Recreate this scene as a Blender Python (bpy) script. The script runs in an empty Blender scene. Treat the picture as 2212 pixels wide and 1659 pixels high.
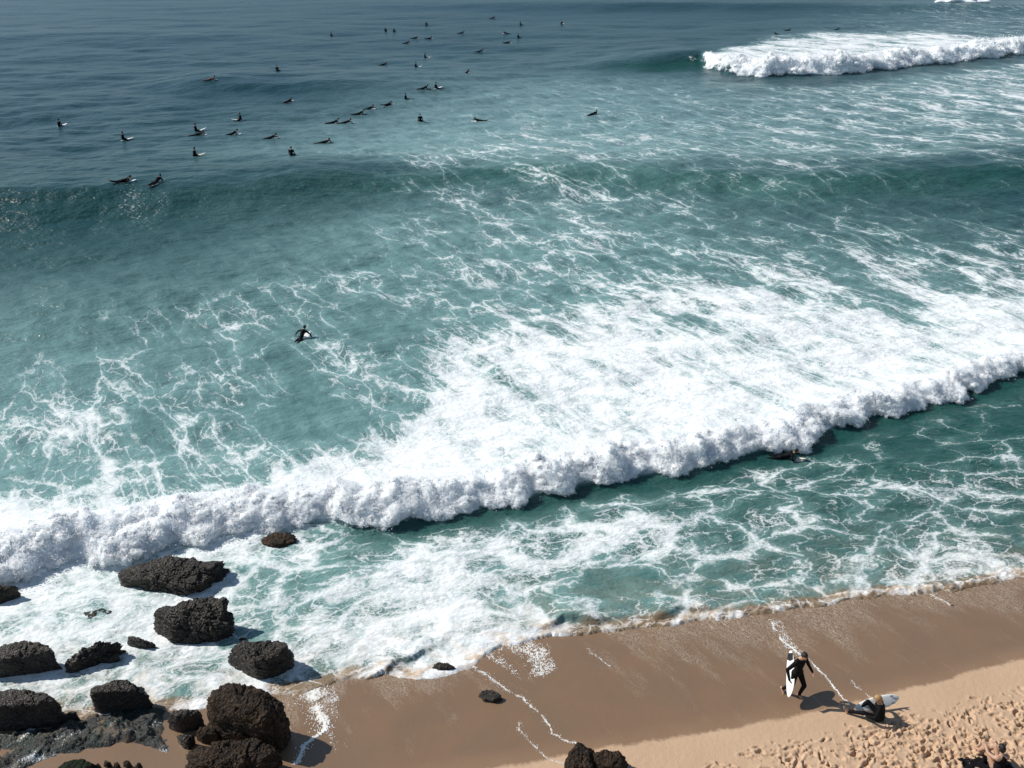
import bpy, bmesh, math, random
import numpy as np
from mathutils import Vector, Matrix

# ------------------------------------------------------------------ camera, sky, sun, exposure
SC = bpy.context.scene
F, CX, CY, YH, CAMH = 1858.0, 1106.0, 829.5, -155.5, 21.0      # focal length etc. for a 2212 x 1659 picture
TH = math.atan((CY - YH) / F)
cam_d = bpy.data.cameras.new("camera"); cam = bpy.data.objects.new("camera", cam_d)
SC.collection.objects.link(cam); SC.camera = cam
cam_d.sensor_fit = 'HORIZONTAL'; cam_d.sensor_width = 36.0
cam_d.lens = F / 2212.0 * 36.0
cam_d.clip_start = 0.1; cam_d.clip_end = 20000
cam.location = (0, 0, CAMH); cam.rotation_euler = (math.pi / 2 - TH, 0, 0)

SUN_EL, SUN_DX, SUN_DY = math.radians(41), -0.95, 0.32          # towards the sun, on the ground
W = bpy.data.worlds.new("World"); SC.world = W; W.use_nodes = True
wn = W.node_tree.nodes; wl = W.node_tree.links
sky = wn.new('ShaderNodeTexSky'); sky.sky_type = 'NISHITA'; sky.sun_disc = False
sky.sun_elevation = SUN_EL; sky.sun_rotation = math.atan2(SUN_DX, SUN_DY)
sky.altitude = 20; sky.air_density = 0.85; sky.dust_density = 0.1; sky.ozone_density = 1.6
wn['Background'].inputs[1].default_value = 0.084
tint = wn.new('ShaderNodeMix'); tint.data_type = 'RGBA'; tint.blend_type = 'MULTIPLY'; tint.inputs[0].default_value = 1.0
tint.inputs[7].default_value = (.87, .985, 1.0, 1)                # cool white balance of the photograph
hs = wn.new('ShaderNodeHueSaturation'); hs.inputs['Saturation'].default_value = .78; wl.new(sky.outputs[0], hs.inputs['Color'])
wl.new(hs.outputs[0], tint.inputs[6]); wl.new(tint.outputs[2], wn['Background'].inputs[0])
sd = bpy.data.lights.new("sun", 'SUN'); sd.energy = 4.3; sd.angle = math.radians(0.53); sd.color = (1.0, 0.955, 0.88)
sun = bpy.data.objects.new("sun", sd); SC.collection.objects.link(sun)
sun.location = (-60, 40, 60)
_n = math.hypot(SUN_DX, SUN_DY)
_sv = Vector((SUN_DX / _n * math.cos(SUN_EL), SUN_DY / _n * math.cos(SUN_EL), math.sin(SUN_EL)))
sun.rotation_euler = _sv.to_track_quat('Z', 'Y').to_euler()
SC.view_settings.view_transform = 'Standard'; SC.view_settings.look = 'None'
SC.view_settings.exposure = 0.27; SC.view_settings.gamma = 1.0; SC.view_settings.use_curve_mapping = False

SC.cycles.max_bounces = 12; SC.cycles.diffuse_bounces = 7; SC.cycles.transmission_bounces = 8
rng = np.random.default_rng(7); random.seed(7)

# ------------------------------------------------------------------ helpers
def un(u, v, z=0.0):
    """picture position -> place in the world at height z"""
    c, s = math.cos(TH), math.sin(TH)
    d = np.array([u - CX, F * c - (v - CY) * s, -F * s - (v - CY) * c])
    t = (CAMH - z) / -d[2]
    return np.array([d[0] * t, d[1] * t, z])

def pix(x, y, z=0.0):
    """world -> picture position, for looking up the measured maps"""
    c, s = math.cos(TH), math.sin(TH)
    zc = y * c + (CAMH - z) * s
    return CX + F * x / zc, CY - F * (y * s - (CAMH - z) * c) / zc

def sstep(a, b, x):
    t = np.clip((x - a) / (b - a), 0, 1); return t * t * (3 - 2 * t)

def _h(ix, iy, iz, seed):
    n = (ix.astype(np.int64) * 374761393 + iy.astype(np.int64) * 668265263 + iz.astype(np.int64) * 2147483647 + seed * 974634777) & 0xffffffff
    n = ((n ^ (n >> 13)) * 1274126177) & 0xffffffff
    n = ((n ^ (n >> 16)) * 2246822519) & 0xffffffff
    return n ^ (n >> 15)

def perlin2(x, y, seed=0):
    ix, iy = np.floor(x), np.floor(y); fx, fy = x - ix, y - iy
    u = fx ** 3 * (fx * (fx * 6 - 15) + 10); v = fy ** 3 * (fy * (fy * 6 - 15) + 10)
    z = np.zeros_like(ix); out = []
    for dx in (0, 1):
        for dy in (0, 1):
            a = _h(ix + dx, iy + dy, z, seed) * (2 * math.pi / 4294967296.0)
            out.append(np.cos(a) * (fx - dx) + np.sin(a) * (fy - dy))
    return 1.4 * ((out[0] * (1 - v) + out[1] * v) * (1 - u) + (out[2] * (1 - v) + out[3] * v) * u)

def perlin3(p, seed=0):
    i = np.floor(p); f = p - i; w = f ** 3 * (f * (f * 6 - 15) + 10); tot = 0
    for dx in (0, 1):
        for dy in (0, 1):
            for dz in (0, 1):
                h = _h(i[:, 0] + dx, i[:, 1] + dy, i[:, 2] + dz, seed)
                a = (h & 0xffff) * (2 * math.pi / 65536); cz = ((h >> 16) & 0xffff) / 32768.0 - 1
                sz = np.sqrt(np.maximum(0, 1 - cz * cz))
                g = np.cos(a) * sz * (f[:, 0] - dx) + np.sin(a) * sz * (f[:, 1] - dy) + cz * (f[:, 2] - dz)
                tot = tot + g * (w[:, 0] if dx else 1 - w[:, 0]) * (w[:, 1] if dy else 1 - w[:, 1]) * (w[:, 2] if dz else 1 - w[:, 2])
    return 1.5 * tot

def worley2(x, y, seed=0, jit=0.9):
    ix, iy = np.floor(x), np.floor(y); best = np.full(x.shape, 9.0); z = np.zeros_like(ix)
    for dx in (-1, 0, 1):
        for dy in (-1, 0, 1):
            h = _h(ix + dx, iy + dy, z, seed)
            px = ix + dx + .5 + jit * ((h & 0xffff) / 65536.0 - .5); py = iy + dy + .5 + jit * (((h >> 16) & 0xffff) / 65536.0 - .5)
            best = np.minimum(best, (x - px) ** 2 + (y - py) ** 2)
    return np.sqrt(best)

def fbm2(x, y, oct=4, seed=0, gain=.5):
    s = 0; a = 1.0; f = 1.0
    for k in range(oct):
        s = s + a * perlin2(x * f, y * f, seed + k * 17); a *= gain; f *= 2.03
    return s

COL = SC.collection
def tag(o, label=None, cat=None, group=None, kind=None):
    if label: o['label'] = label
    if cat: o['category'] = cat
    if group: o['group'] = group
    if kind: o['kind'] = kind
    return o

def mesh_np(name, verts, faces, mat=None, smooth=True, attrs=None, parent=None):
    """verts (n,3); faces (m,3|4) int array"""
    me = bpy.data.meshes.new(name)
    verts = np.asarray(verts, np.float32); faces = np.asarray(faces, np.int32); k = faces.shape[1]
    me.vertices.add(len(verts)); me.vertices.foreach_set('co', verts.ravel())
    me.loops.add(faces.size); me.loops.foreach_set('vertex_index', faces.ravel())
    me.polygons.add(len(faces)); me.polygons.foreach_set('loop_start', np.arange(0, faces.size, k, dtype=np.int32))
    if smooth: me.polygons.foreach_set('use_smooth', np.ones(len(faces), bool))
    me.update(calc_edges=True); me.validate()
    for an, av in (attrs or {}).items():
        if av.ndim == 1:
            a = me.attributes.new(an, 'FLOAT', 'POINT'); a.data.foreach_set('value', av.astype(np.float32))
        else:
            a = me.attributes.new(an, 'FLOAT_COLOR', 'POINT'); a.data.foreach_set('color', av.astype(np.float32).ravel())
    if mat: me.materials.append(mat)
    o = bpy.data.objects.new(name, me); COL.objects.link(o); o.parent = parent
    return o

def grid_faces(nr, nc):
    i = np.arange(nr * nc).reshape(nr, nc)
    return np.stack([i[:-1, :-1], i[:-1, 1:], i[1:, 1:], i[1:, :-1]], -1).reshape(-1, 4)

# ------------------------------------------------------------------ node helpers
class NT:
    def __init__(s, name):
        s.m = bpy.data.materials.new(name); s.m.use_nodes = True; s.t = s.m.node_tree; s.n = s.t.nodes
        s.b = s.n['Principled BSDF']
    def new(s, typ, **kw):
        n = s.n.new(typ)
        for k, v in kw.items(): setattr(n, k, v)
        return n
    def link(s, a, b): s.t.links.new(a, b)
    def put(s, sock, v):
        if hasattr(v, 'is_linked') or isinstance(v, bpy.types.NodeSocket): s.link(v, sock)
        elif v is not None: sock.default_value = v
    def math(s, op, a, b=None, c=None, clamp=False):
        n = s.new('ShaderNodeMath', operation=op, use_clamp=clamp)
        for i, v in enumerate((a, b, c)):
            if v is not None: s.put(n.inputs[i], v)
        return n.outputs[0]
    def vmath(s, op, a, b=None, scale=None):
        n = s.new('ShaderNodeVectorMath', operation=op)
        s.put(n.inputs[0], a)
        if b is not None: s.put(n.inputs[1], b)
        if scale is not None: s.put(n.inputs['Scale'], scale)
        return n.outputs[1] if op == 'DOT_PRODUCT' else n.outputs[0]
    def mix(s, f, a, b):
        n = s.new('ShaderNodeMix', data_type='RGBA'); s.put(n.inputs[0], f); s.put(n.inputs[6], a); s.put(n.inputs[7], b); return n.outputs[2]
    def mixf(s, f, a, b):
        n = s.new('ShaderNodeMix', data_type='FLOAT'); s.put(n.inputs[0], f); s.put(n.inputs[2], a); s.put(n.inputs[3], b); return n.outputs[0]
    def mixv(s, f, a, b):
        n = s.new('ShaderNodeMix', data_type='VECTOR'); s.put(n.inputs[0], f); s.put(n.inputs[4], a); s.put(n.inputs[5], b); return n.outputs[1]
    dim = '3D'
    def noise(s, vec, scale, detail=3, rough=.5, dist=0.0, col=False):
        n = s.new('ShaderNodeTexNoise', noise_dimensions=s.dim); s.put(n.inputs['Vector'], vec); n.inputs['Scale'].default_value = scale
        n.inputs['Detail'].default_value = detail; n.inputs['Roughness'].default_value = rough; n.inputs['Distortion'].default_value = dist
        return n.outputs[1] if col else n.outputs[0]
    def voro(s, vec, scale, feature='DISTANCE_TO_EDGE', rand=1.0):
        n = s.new('ShaderNodeTexVoronoi', feature=feature, voronoi_dimensions=s.dim); s.put(n.inputs['Vector'], vec); n.inputs['Scale'].default_value = scale
        n.inputs['Randomness'].default_value = rand; return n.outputs['Distance']
    def ss(s, x, a, b, lo=0.0, hi=1.0):
        n = s.new('ShaderNodeMapRange', interpolation_type='SMOOTHSTEP'); s.put(n.inputs[0], x); s.put(n.inputs[1], a); s.put(n.inputs[2], b)
        n.inputs[3].default_value = lo; n.inputs[4].default_value = hi; return n.outputs[0]
    def attr(s, name, out='Fac'):
        n = s.new('ShaderNodeAttribute', attribute_name=name); return n.outputs[out]
    def sep(s, v):
        n = s.new('ShaderNodeSeparateXYZ'); s.link(v, n.inputs[0]); return n.outputs
    def comb(s, x, y, z=0.0):
        n = s.new('ShaderNodeCombineXYZ'); s.put(n.inputs[0], x); s.put(n.inputs[1], y); s.put(n.inputs[2], z); return n.outputs[0]
    def pos(s): return s.new('ShaderNodeNewGeometry').outputs['Position']
    def bump(s, h, dist=1.0, strength=1.0):
        n = s.new('ShaderNodeBump'); n.inputs['Distance'].default_value = dist; n.inputs['Strength'].default_value = strength
        s.link(h, n.inputs['Height']); s.link(n.outputs[0], s.b.inputs['Normal'])
    def set(s, **kw):
        for k, v in kw.items(): s.put(s.b.inputs[k.replace('_', ' ')], v)
        return s.m

def simple(name, col, rough=.6, var=.25, scale=20, spec=.4):
    k = NT(name); n = k.noise(k.new('ShaderNodeTexCoord').outputs['Object'], scale, 4)
    c2 = tuple(min(1, c * (1 + var)) for c in col) + (1,); c1 = tuple(c * (1 - var) for c in col) + (1,)
    k.set(Base_Color=k.mix(n, c1, c2), Roughness=rough, Specular_IOR_Level=spec)
    return k.m

# ------------------------------------------------------------------ shapes of the coast (measured lines)
def line_world(pts, z=0.0):
    w = np.array([un(u, v, z) for u, v in pts]); return w[:, 0], w[:, 1]

def line_fn(pts, z=0.0):
    xs, ys = line_world(pts, z); o = np.argsort(xs)
    return lambda x: np.interp(x, xs[o], ys[o])

SHORE = [(-700,1500),(-300,1545),(0,1548),(90,1538),(150,1562),(200,1548),(330,1538),(440,1530),(560,1512),(596,1502),(690,1481),(742,1470),(793,1468),(828,1455),
         (888,1468),(948,1467),(985,1462),(1008,1450),(1030,1432),(1052,1410),(1080,1395),(1120,1386),(1154,1378),(1189,1373),(1240,1375),(1292,1367),(1356,1358),
         (1421,1352),(1469,1348),(1509,1339),(1603,1334),(1670,1322),(1761,1312),(1838,1296),(1916,1284),(1973,1284),(2040,1277),(2107,1270),(2212,1242),(2600,1175),(3200,1100)]
_shore = line_fn(SHORE)
def shore_y(x): return _shore(x) + .16 * perlin2(x * .85, x * 0 + 1.7, 101) + .10 * perlin2(x * 2.1, x * 0 + 2.7, 102) + .035 * perlin2(x * 6.1, x * 0 + 3.7, 103)
BORE = [(-1000,1300),(-300,1275),(0,1245),(150,1215),(300,1190),(400,1165),(550,1148),(650,1130),(760,1127),(880,1120),(1000,1100),(1120,1080),(1230,1050),(1330,1030),(1500,1010),
        (1600,985),(1750,950),(1850,905),(1950,885),(2050,860),(2130,825),(2212,800),(2500,710),(3000,600),(3600,520)]
bore_y = line_fn(BORE)
SWELL = [(-900,400),(-300,425),(0,437),(400,420),(850,372),(1000,357),(1300,360),(1700,388),(2000,372),(2212,360),(2600,340),(3300,310)]
swell_y = line_fn(SWELL, 1.0)
FARB = [(1180,150),(1280,148),(1400,146),(1510,140),(1530,146),(1580,160),(1650,165),(1750,164),(1850,156),(2000,141),(2100,128),(2212,116),(2500,95),(3200,70)]
farb_y = line_fn(FARB)
LIP = [(600,1500),(700,1470),(800,1462),(850,1440),(890,1425),(920,1402),(950,1382),(985,1360),(1020,1350),(1080,1366),(1150,1355),(1185,1345),(1215,1335),(1260,1343),(1330,1337),(1420,1328),(1560,1305)]
lip_y = line_fn(LIP)

def gz(x, y):
    """beach height"""
    D = (x + 7) * .208 - (y - 19.2) * .978
    z = np.where(D > 0, .07 * D, .13 * D)
    return z + .03 * perlin2(x * .35, y * .35, 5) * sstep(-3, 1, D)

def ung(u, v):
    z = 0.0
    for _ in range(5):
        p = un(u, v, z); z = float(gz(np.array([p[0]]), np.array([p[1]]))[0])
    return np.array([p[0], p[1], z])

def swell_shape(t, front, back):
    return np.where(t < 0, 1 / np.cosh(np.clip(t / front, -30, 30)) ** 2, 1 / np.cosh(np.clip(t / back, -30, 30)) ** 2)

def wz(x, y, sp=0.1):
    """water height; sp = mesh spacing (waves shorter than the mesh are left to the material)"""
    x = np.asarray(x, float); y = np.asarray(y, float); u, v = pix(x, y)
    tb = (y - bore_y(x)) * .93
    h = np.zeros_like(x)
    # swell lines
    h += (2.0 - .75 * sstep(600, 1000, u) + .3 * sstep(1600, 1900, u)) * swell_shape(y - swell_y(x) + 1.2 * perlin2(x * .06, x * 0 + 3.3, 3), 4.3, 14.0)
    h += 1.25 * sstep(250, 480, u) * sstep(1150, 800, u) * swell_shape(y - 133 - 2.5 * perlin2(x * .04, x * 0, 8), 6, 16)
    tf = y - farb_y(x)
    h += (2.0 - 1.0 * sstep(1520, 1640, u)) * sstep(1180, 1480, u) * swell_shape(tf - 2.0, 2.4, 17 + 25 * sstep(1520, 1640, u))
    h += 1.7 * sstep(500, 1500, u) * swell_shape(y - (274 - .10 * (x - 60)), 9, 26)
    h += .7 * sstep(900, 200, u) * swell_shape(y - 196 - 5 * perlin2(x * .02, x * 0, 9), 8, 20)
    h += .45 * swell_shape(y - 54.5 - .18 * x + 2 * perlin2(x * .07, x * 0, 10), 3.0, 5.0) * sstep(1000, 300, u)
    # the bore lifts the water behind it
    h += .38 * sstep(-.3, 1.6, tb) * np.exp(-np.maximum(tb, 0) / 9.0) - .12 * np.exp(-((tb + 1.0) / .9) ** 2)
    # chop
    a = x * .9 + y * .25; b = -x * .25 + y * .9
    far = sstep(25, 60, y)
    for lam, amp, sx, sd_ in ((13, .24, .45, 21), (6, .22, .5, 22), (2.9, .17, .55, 23), (1.4, .085, .6, 24), (.65, .03, .7, 25), (.3, .006, .8, 26)):
        wgt = np.clip((lam - 2.2 * sp) / (2.0 * sp + 1e-6), 0, 1)
        if np.max(wgt) <= 0: continue
        n = perlin2(a / lam * sx, b / lam, sd_)
        h += amp * wgt * (.5 + .6 * far) * (n + .5 * (.5 - np.abs(n)))
    # small breaking lip near the sand
    e = y - shore_y(x)
    wob = .25 * perlin2(x * 1.1, y * 1.1, 31)
    tl = y - lip_y(x) + wob
    la = sstep(740, 800, u) * sstep(1600, 1400, u) * (.55 + .9 * np.clip(perlin2(x * .55, x * 0 + .5, 33), -.4, 1))
    sea = h * sstep(.2, 6, e) + .36 * np.maximum(la, 0.03) * swell_shape(tl, .15, .7)
    g = gz(x, y)
    lump = .5 + .6 * perlin2(x * 3.2, y * 3.2, 35) + .5 * perlin2(x * 7, y * 7, 36)
    edge_h = .03 + .09 * sstep(1150, 1500, u)
    sw = g + .035 * sstep(0, .2, e) + edge_h * np.clip(lump, 0, 2) * np.exp(-((e - .22) / .2) ** 2) + .5 * edge_h * np.clip(lump, 0, 2) * np.exp(-((e - .75) / .35) ** 2)
    k = .03
    z = np.where(np.abs(sea - sw) < 6 * k, k * np.logaddexp(np.clip(sea / k, -500, 500), np.clip(sw / k, -500, 500)), np.maximum(sea, sw))
    z = np.where(e < 0, g - .05 * sstep(0, -.08, e) - .5 * sstep(-.4, -1.5, e), z)
    return z

# ------------------------------------------------------------------ measured foam / aeration maps (columns every 200 px, 0..2200)
def table(rows):
    ys = np.array([r[0] for r in rows], float); g = np.array([r[1] for r in rows], float)
    def f(u, v):
        c = np.clip(u / 200.0, 0, 10.999); i = c.astype(int); fc = c - i
        r = np.clip(np.interp(v, ys, np.arange(len(ys))), 0, len(ys) - 1.001); j = r.astype(int); fr = r - j
        return (g[j, i] * (1 - fc) + g[j, i + 1] * fc) * (1 - fr) + (g[j + 1, i] * (1 - fc) + g[j + 1, i + 1] * fc) * fr
    return f

FOAM_BACK = table([
 (0,   [0,0,0,0,0,0,0,0,.05,.1,.25,.3]),
 (45,  [0,0,0,0,0,0,0,0,.05,.25,.35,.4]),
 (100, [0,0,0,0,0,0,.05,.1,.1,.3,.4,.45]),
 (150, [0,0,0,0,0,.05,.12,.1,.1,.3,.5,.6]),
 (190, [0,0,0,0,.03,.15,.28,.3,.35,.45,.6,.66]),
 (250, [0,0,0,.02,.1,.25,.36,.38,.42,.5,.58,.64]),
 (300, [0,0,0,.05,.12,.35,.45,.42,.46,.5,.55,.5]),
 (350, [0,0,0,.1,.38,.5,.52,.5,.5,.5,.48,.42]),
 (400, [0,0,0,0,.22,.42,.45,.36,.36,.36,.25,.18]),
 (440, [.0,.0,0,0,.2,.42,.48,.42,.3,.28,.2,.15]),
 (500, [0,0,0,.05,.25,.42,.48,.42,.32,.34,.4,.4]),
 (550, [0,0,0,.1,.25,.4,.48,.48,.42,.44,.5,.5]),
 (610, [0,0,.1,.25,.3,.42,.52,.54,.52,.5,.5,.55]),
 (660, [.04,.1,.22,.3,.32,.45,.55,.6,.62,.6,.6,.6]),
 (720, [.1,.2,.34,.36,.36,.48,.6,.65,.65,.65,.65,.65]),
 (800, [.25,.36,.42,.38,.42,.6,.7,.7,.7,.7,.7,.7]),
 (870, [.42,.46,.48,.42,.5,.7,.7,.7,.7,.7,.7,.7]),
 (950, [.56,.6,.56,.45,.55,.7,.7,.7,.7,.7,.7,.7]),
 (1010,[.6,.6,.55,.5,.7,.7,.7,.7,.7,.7,.7,.7]),
 (1200,[.8,.8,.7,.7,.7,.7,.7,.7,.7,.7,.7,.7])])
FOAM_FRONT = table([
 (800, [.5,.5,.5,.5,.5,.5,.5,.5,.5,.4,.25,.2]),
 (900, [.5,.5,.5,.5,.5,.5,.5,.5,.4,.3,.25,.25]),
 (960, [.6,.6,.6,.6,.6,.6,.6,.5,.4,.36,.34,.32]),
 (1020,[.7,.7,.7,.7,.7,.6,.55,.52,.48,.44,.4,.38]),
 (1080,[.8,.8,.75,.7,.65,.58,.56,.54,.52,.5,.46,.42]),
 (1140,[.85,.85,.85,.72,.68,.64,.6,.58,.54,.5,.46,.44]),
 (1200,[.85,.85,.86,.8,.72,.68,.66,.62,.56,.5,.48,.5]),
 (1260,[.86,.86,.86,.8,.76,.74,.7,.64,.6,.6,.66,.7]),
 (1310,[.87,.87,.86,.8,.78,.78,.76,.72,.74,.74,.7,.7]),
 (1360,[.87,.86,.86,.8,.8,.82,.76,.7,.7,.7,.7,.7]),
 (1410,[.87,.85,.83,.82,.82,.8,.74,.7,.7,.7,.7,.7]),
 (1460,[.85,.84,.8,.84,.8,.76,.7,.7,.7,.7,.7,.7]),
 (1530,[.8,.8,.75,.8,.7,.7,.7,.7,.7,.7,.7,.7])])
MILK_BACK = table([
 (0,   [0,0,0,0,0,0,0,0,0,0,.1,.1]),
 (100, [0,0,0,0,0,0,.05,.05,.05,.15,.2,.2]),
 (150, [0,0,0,0,.05,.12,.15,.1,.05,.2,.35,.35]),
 (200, [0,0,0,0,.1,.3,.45,.4,.35,.35,.42,.42]),
 (300, [0,0,.05,.2,.4,.6,.62,.5,.45,.4,.35,.3]),
 (345, [0,0,.1,.3,.5,.6,.6,.5,.4,.35,.3,.2]),
 (400, [0,0,0,0,.05,.12,.18,.18,.12,.1,.05,0]),
 (480, [0,0,.05,.2,.38,.48,.48,.38,.22,.16,.15,.1]),
 (550, [.04,.05,.15,.35,.45,.48,.44,.38,.32,.3,.25,.2]),
 (620, [.15,.18,.28,.4,.42,.46,.46,.45,.4,.4,.35,.35]),
 (720, [.42,.42,.42,.36,.4,.5,.55,.55,.55,.55,.55,.55]),
 (850, [.48,.48,.4,.36,.42,.55,.6,.6,.6,.6,.6,.6]),
 (950, [.5,.42,.4,.45,.5,.6,.6,.6,.6,.6,.6,.6]),
 (1030,[.7,.7,.65,.65,.65,.65,.65,.65,.65,.65,.65,.65])])
MILK_FRONT = table([
 (800, [.2,.2,.2,.2,.2,.2,.2,.2,.1,.03,.0,.0]),
 (960, [.3,.3,.3,.3,.3,.3,.2,.15,.08,.06,.05,.04]),
 (1060,[.5,.5,.5,.4,.35,.3,.2,.18,.16,.14,.1,.1]),
 (1130,[.6,.6,.6,.5,.4,.35,.3,.24,.22,.2,.18,.16]),
 (1220,[.65,.65,.65,.6,.55,.48,.42,.38,.34,.3,.28,.26]),
 (1320,[.65,.65,.65,.6,.6,.55,.5,.48,.45,.45,.45,.45]),
 (1450,[.5,.5,.5,.5,.5,.5,.5,.5,.5,.5,.5,.5])])
FIELD_TOP = [(-900,1040),(0,1045),(300,1055),(450,1030),(640,978),(850,890),(1000,775),(1150,705),(1400,668),(1700,640),(2000,605),(2212,590),(2600,560),(3600,500)]
FAR_TOP = [(1400,200),(1500,142),(1560,108),(1620,92),(1660,78),(1750,62),(1950,64),(2100,74),(2300,80),(3300,60)]

def water_attrs(x, y):
    u, v = pix(x, y)
    tb = (y - bore_y(x)) * .93; back = sstep(-.15, .15, tb)
    wu = u + 40 * perlin2(x * .12, y * .12, 41); wv = v + 22 * perlin2(x * .12, y * .12, 42) * np.clip((v + 100) / 800, .15, 1)
    foam = FOAM_BACK(wu, wv) * (1 - .24 * sstep(620, 480, v) - .16 * sstep(650, 780, v) * sstep(950, 700, u)) * back + FOAM_FRONT(wu, wv) * (1.0 - .13 * sstep(450, 900, u) + .12 * sstep(1130, 1230, v) * sstep(700, 1100, u) - .05 * sstep(900, 500, u)) * (1 - back)
    milk = 1.5 * MILK_BACK(wu, wv) * back + 1.25 * MILK_FRONT(wu, wv) * (1 - back)
    ft = np.interp(u, [p[0] for p in FIELD_TOP], [p[1] for p in FIELD_TOP])
    big = perlin2(x * .22, y * .22, 43)
    fld = sstep(-60, 95, v - ft + 34 * big) * back
    near = np.exp(-np.maximum(tb - 1.5 * sstep(900, 300, u), 0) / 2.4) * back * (.9 + .5 * big)
    foam = np.maximum(foam, fld * (.85 + .10 * big + .05 * perlin2(x * .6, y * .6, 44)) + .17 * near)
    foam = np.maximum(foam, .90 * near)
    milk = np.maximum(milk, fld * .62)
    gap = np.exp(-((tb + .55) / .75) ** 2) * (1 - back) * sstep(500, 900, u)
    foam = foam * (1 - .75 * gap); milk = milk * (1 - .8 * gap)
    # far breaker
    tf = y - farb_y(x); ft2 = np.interp(u, [p[0] for p in FAR_TOP], [p[1] for p in FAR_TOP])
    ff = sstep(-6, 26, v - ft2 + 9 * perlin2(x * .07, y * .05, 45) + 5 * perlin2(x * .22, y * .1, 48)) * sstep(-.5, .5, tf) * sstep(1500, 1530, u)
    foam = np.maximum(foam, ff * (.74 + .22 * np.exp(-np.maximum(tf, 0) / 9) + .12 * perlin2(x * .10, y * .05, 47))); milk = np.maximum(milk, ff * .6)
    face = sstep(-10, -3, tf) * sstep(1, -1, tf) * sstep(1230, 1400, u) * sstep(1560, 1500, u)
    foam = foam * (1 - .8 * face); milk = milk * (1 - .9 * face)
    dark2 = sstep(-12, -6, tf) * sstep(.5, -.5, tf) * sstep(1450, 1560, u)
    foam = foam * (1 - .6 * dark2); milk = milk * (1 - .6 * dark2)
    ff5 = sstep(2005, 2030, u) * sstep(2150, 2120, u) * sstep(22, 17, v) * sstep(-4, 4, v)
    foam = np.maximum(foam, ff5 * .97)
    # swell front faces carry greener, clearer water
    tsw = y - swell_y(x)
    green = .35 * sstep(900, 350, v + 0 * u) * 0 + .85 * (1 - back) + .5 * back * sstep(120, 45, y) + .8 * face
    green = np.maximum(green, .9 * np.exp(-((tsw + 3) / 4.5) ** 2) * (.55 + .45 * sstep(500, 1000, u)))
    # sand stirred up along the edge
    e = y - shore_y(x)
    sandy = np.exp(-np.maximum(e, 0) / (.25 + .55 * sstep(1150, 1500, u) + .3 * sstep(900, 1000, u) * sstep(1200, 1100, u))) * sstep(600, 750, u)
    sandy = np.maximum(sandy, .6 * np.exp(-np.maximum(e, 0) / 2.2)); sandy = np.maximum(sandy, sstep(.95, .25, e)); sandy = np.clip(sandy, 0, 1)
    sandy = np.maximum(sandy, .42 * sstep(700, 300, u) * sstep(1330, 1470, v))
    edge = np.exp(-((e - .2) / .16) ** 2)
    foam = np.maximum(foam, edge * .62)
    u2 = perlin2(x * .9, y * .9, 46)
    foam = foam * (1 - .3 * sandy * sstep(1250, 1500, u) * (1 - edge))
    # lips near the sand: thin clear faces
    tl = y - lip_y(x) + .25 * perlin2(x * 1.1, y * 1.1, 31)
    la = sstep(740, 800, u) * sstep(1600, 1400, u) * np.clip(.55 + .9 * perlin2(x * .55, x * 0 + .5, 33), 0, 1.2)
    lf = np.exp(-((tl + .15) / .13) ** 2) * np.clip(la, 0, 1)
    foam = foam * (1 - .85 * lf)
    a1 = np.stack([np.clip(foam, 0, 1), np.clip(milk, 0, 1), np.clip(green, 0, 1), np.ones_like(foam)], -1)
    fleck = np.exp(-((tsw + 4) / 5) ** 2) * sstep(900, 500, u) + .6 * sstep(230, 160, v) * sstep(140, 175, v) * sstep(900, 500, u)
    a2 = np.stack([sandy, 1 - back, np.clip(fleck, 0, 1), np.ones_like(foam)], -1)
    return a1, a2, np.clip(near, 0, 1)

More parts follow.
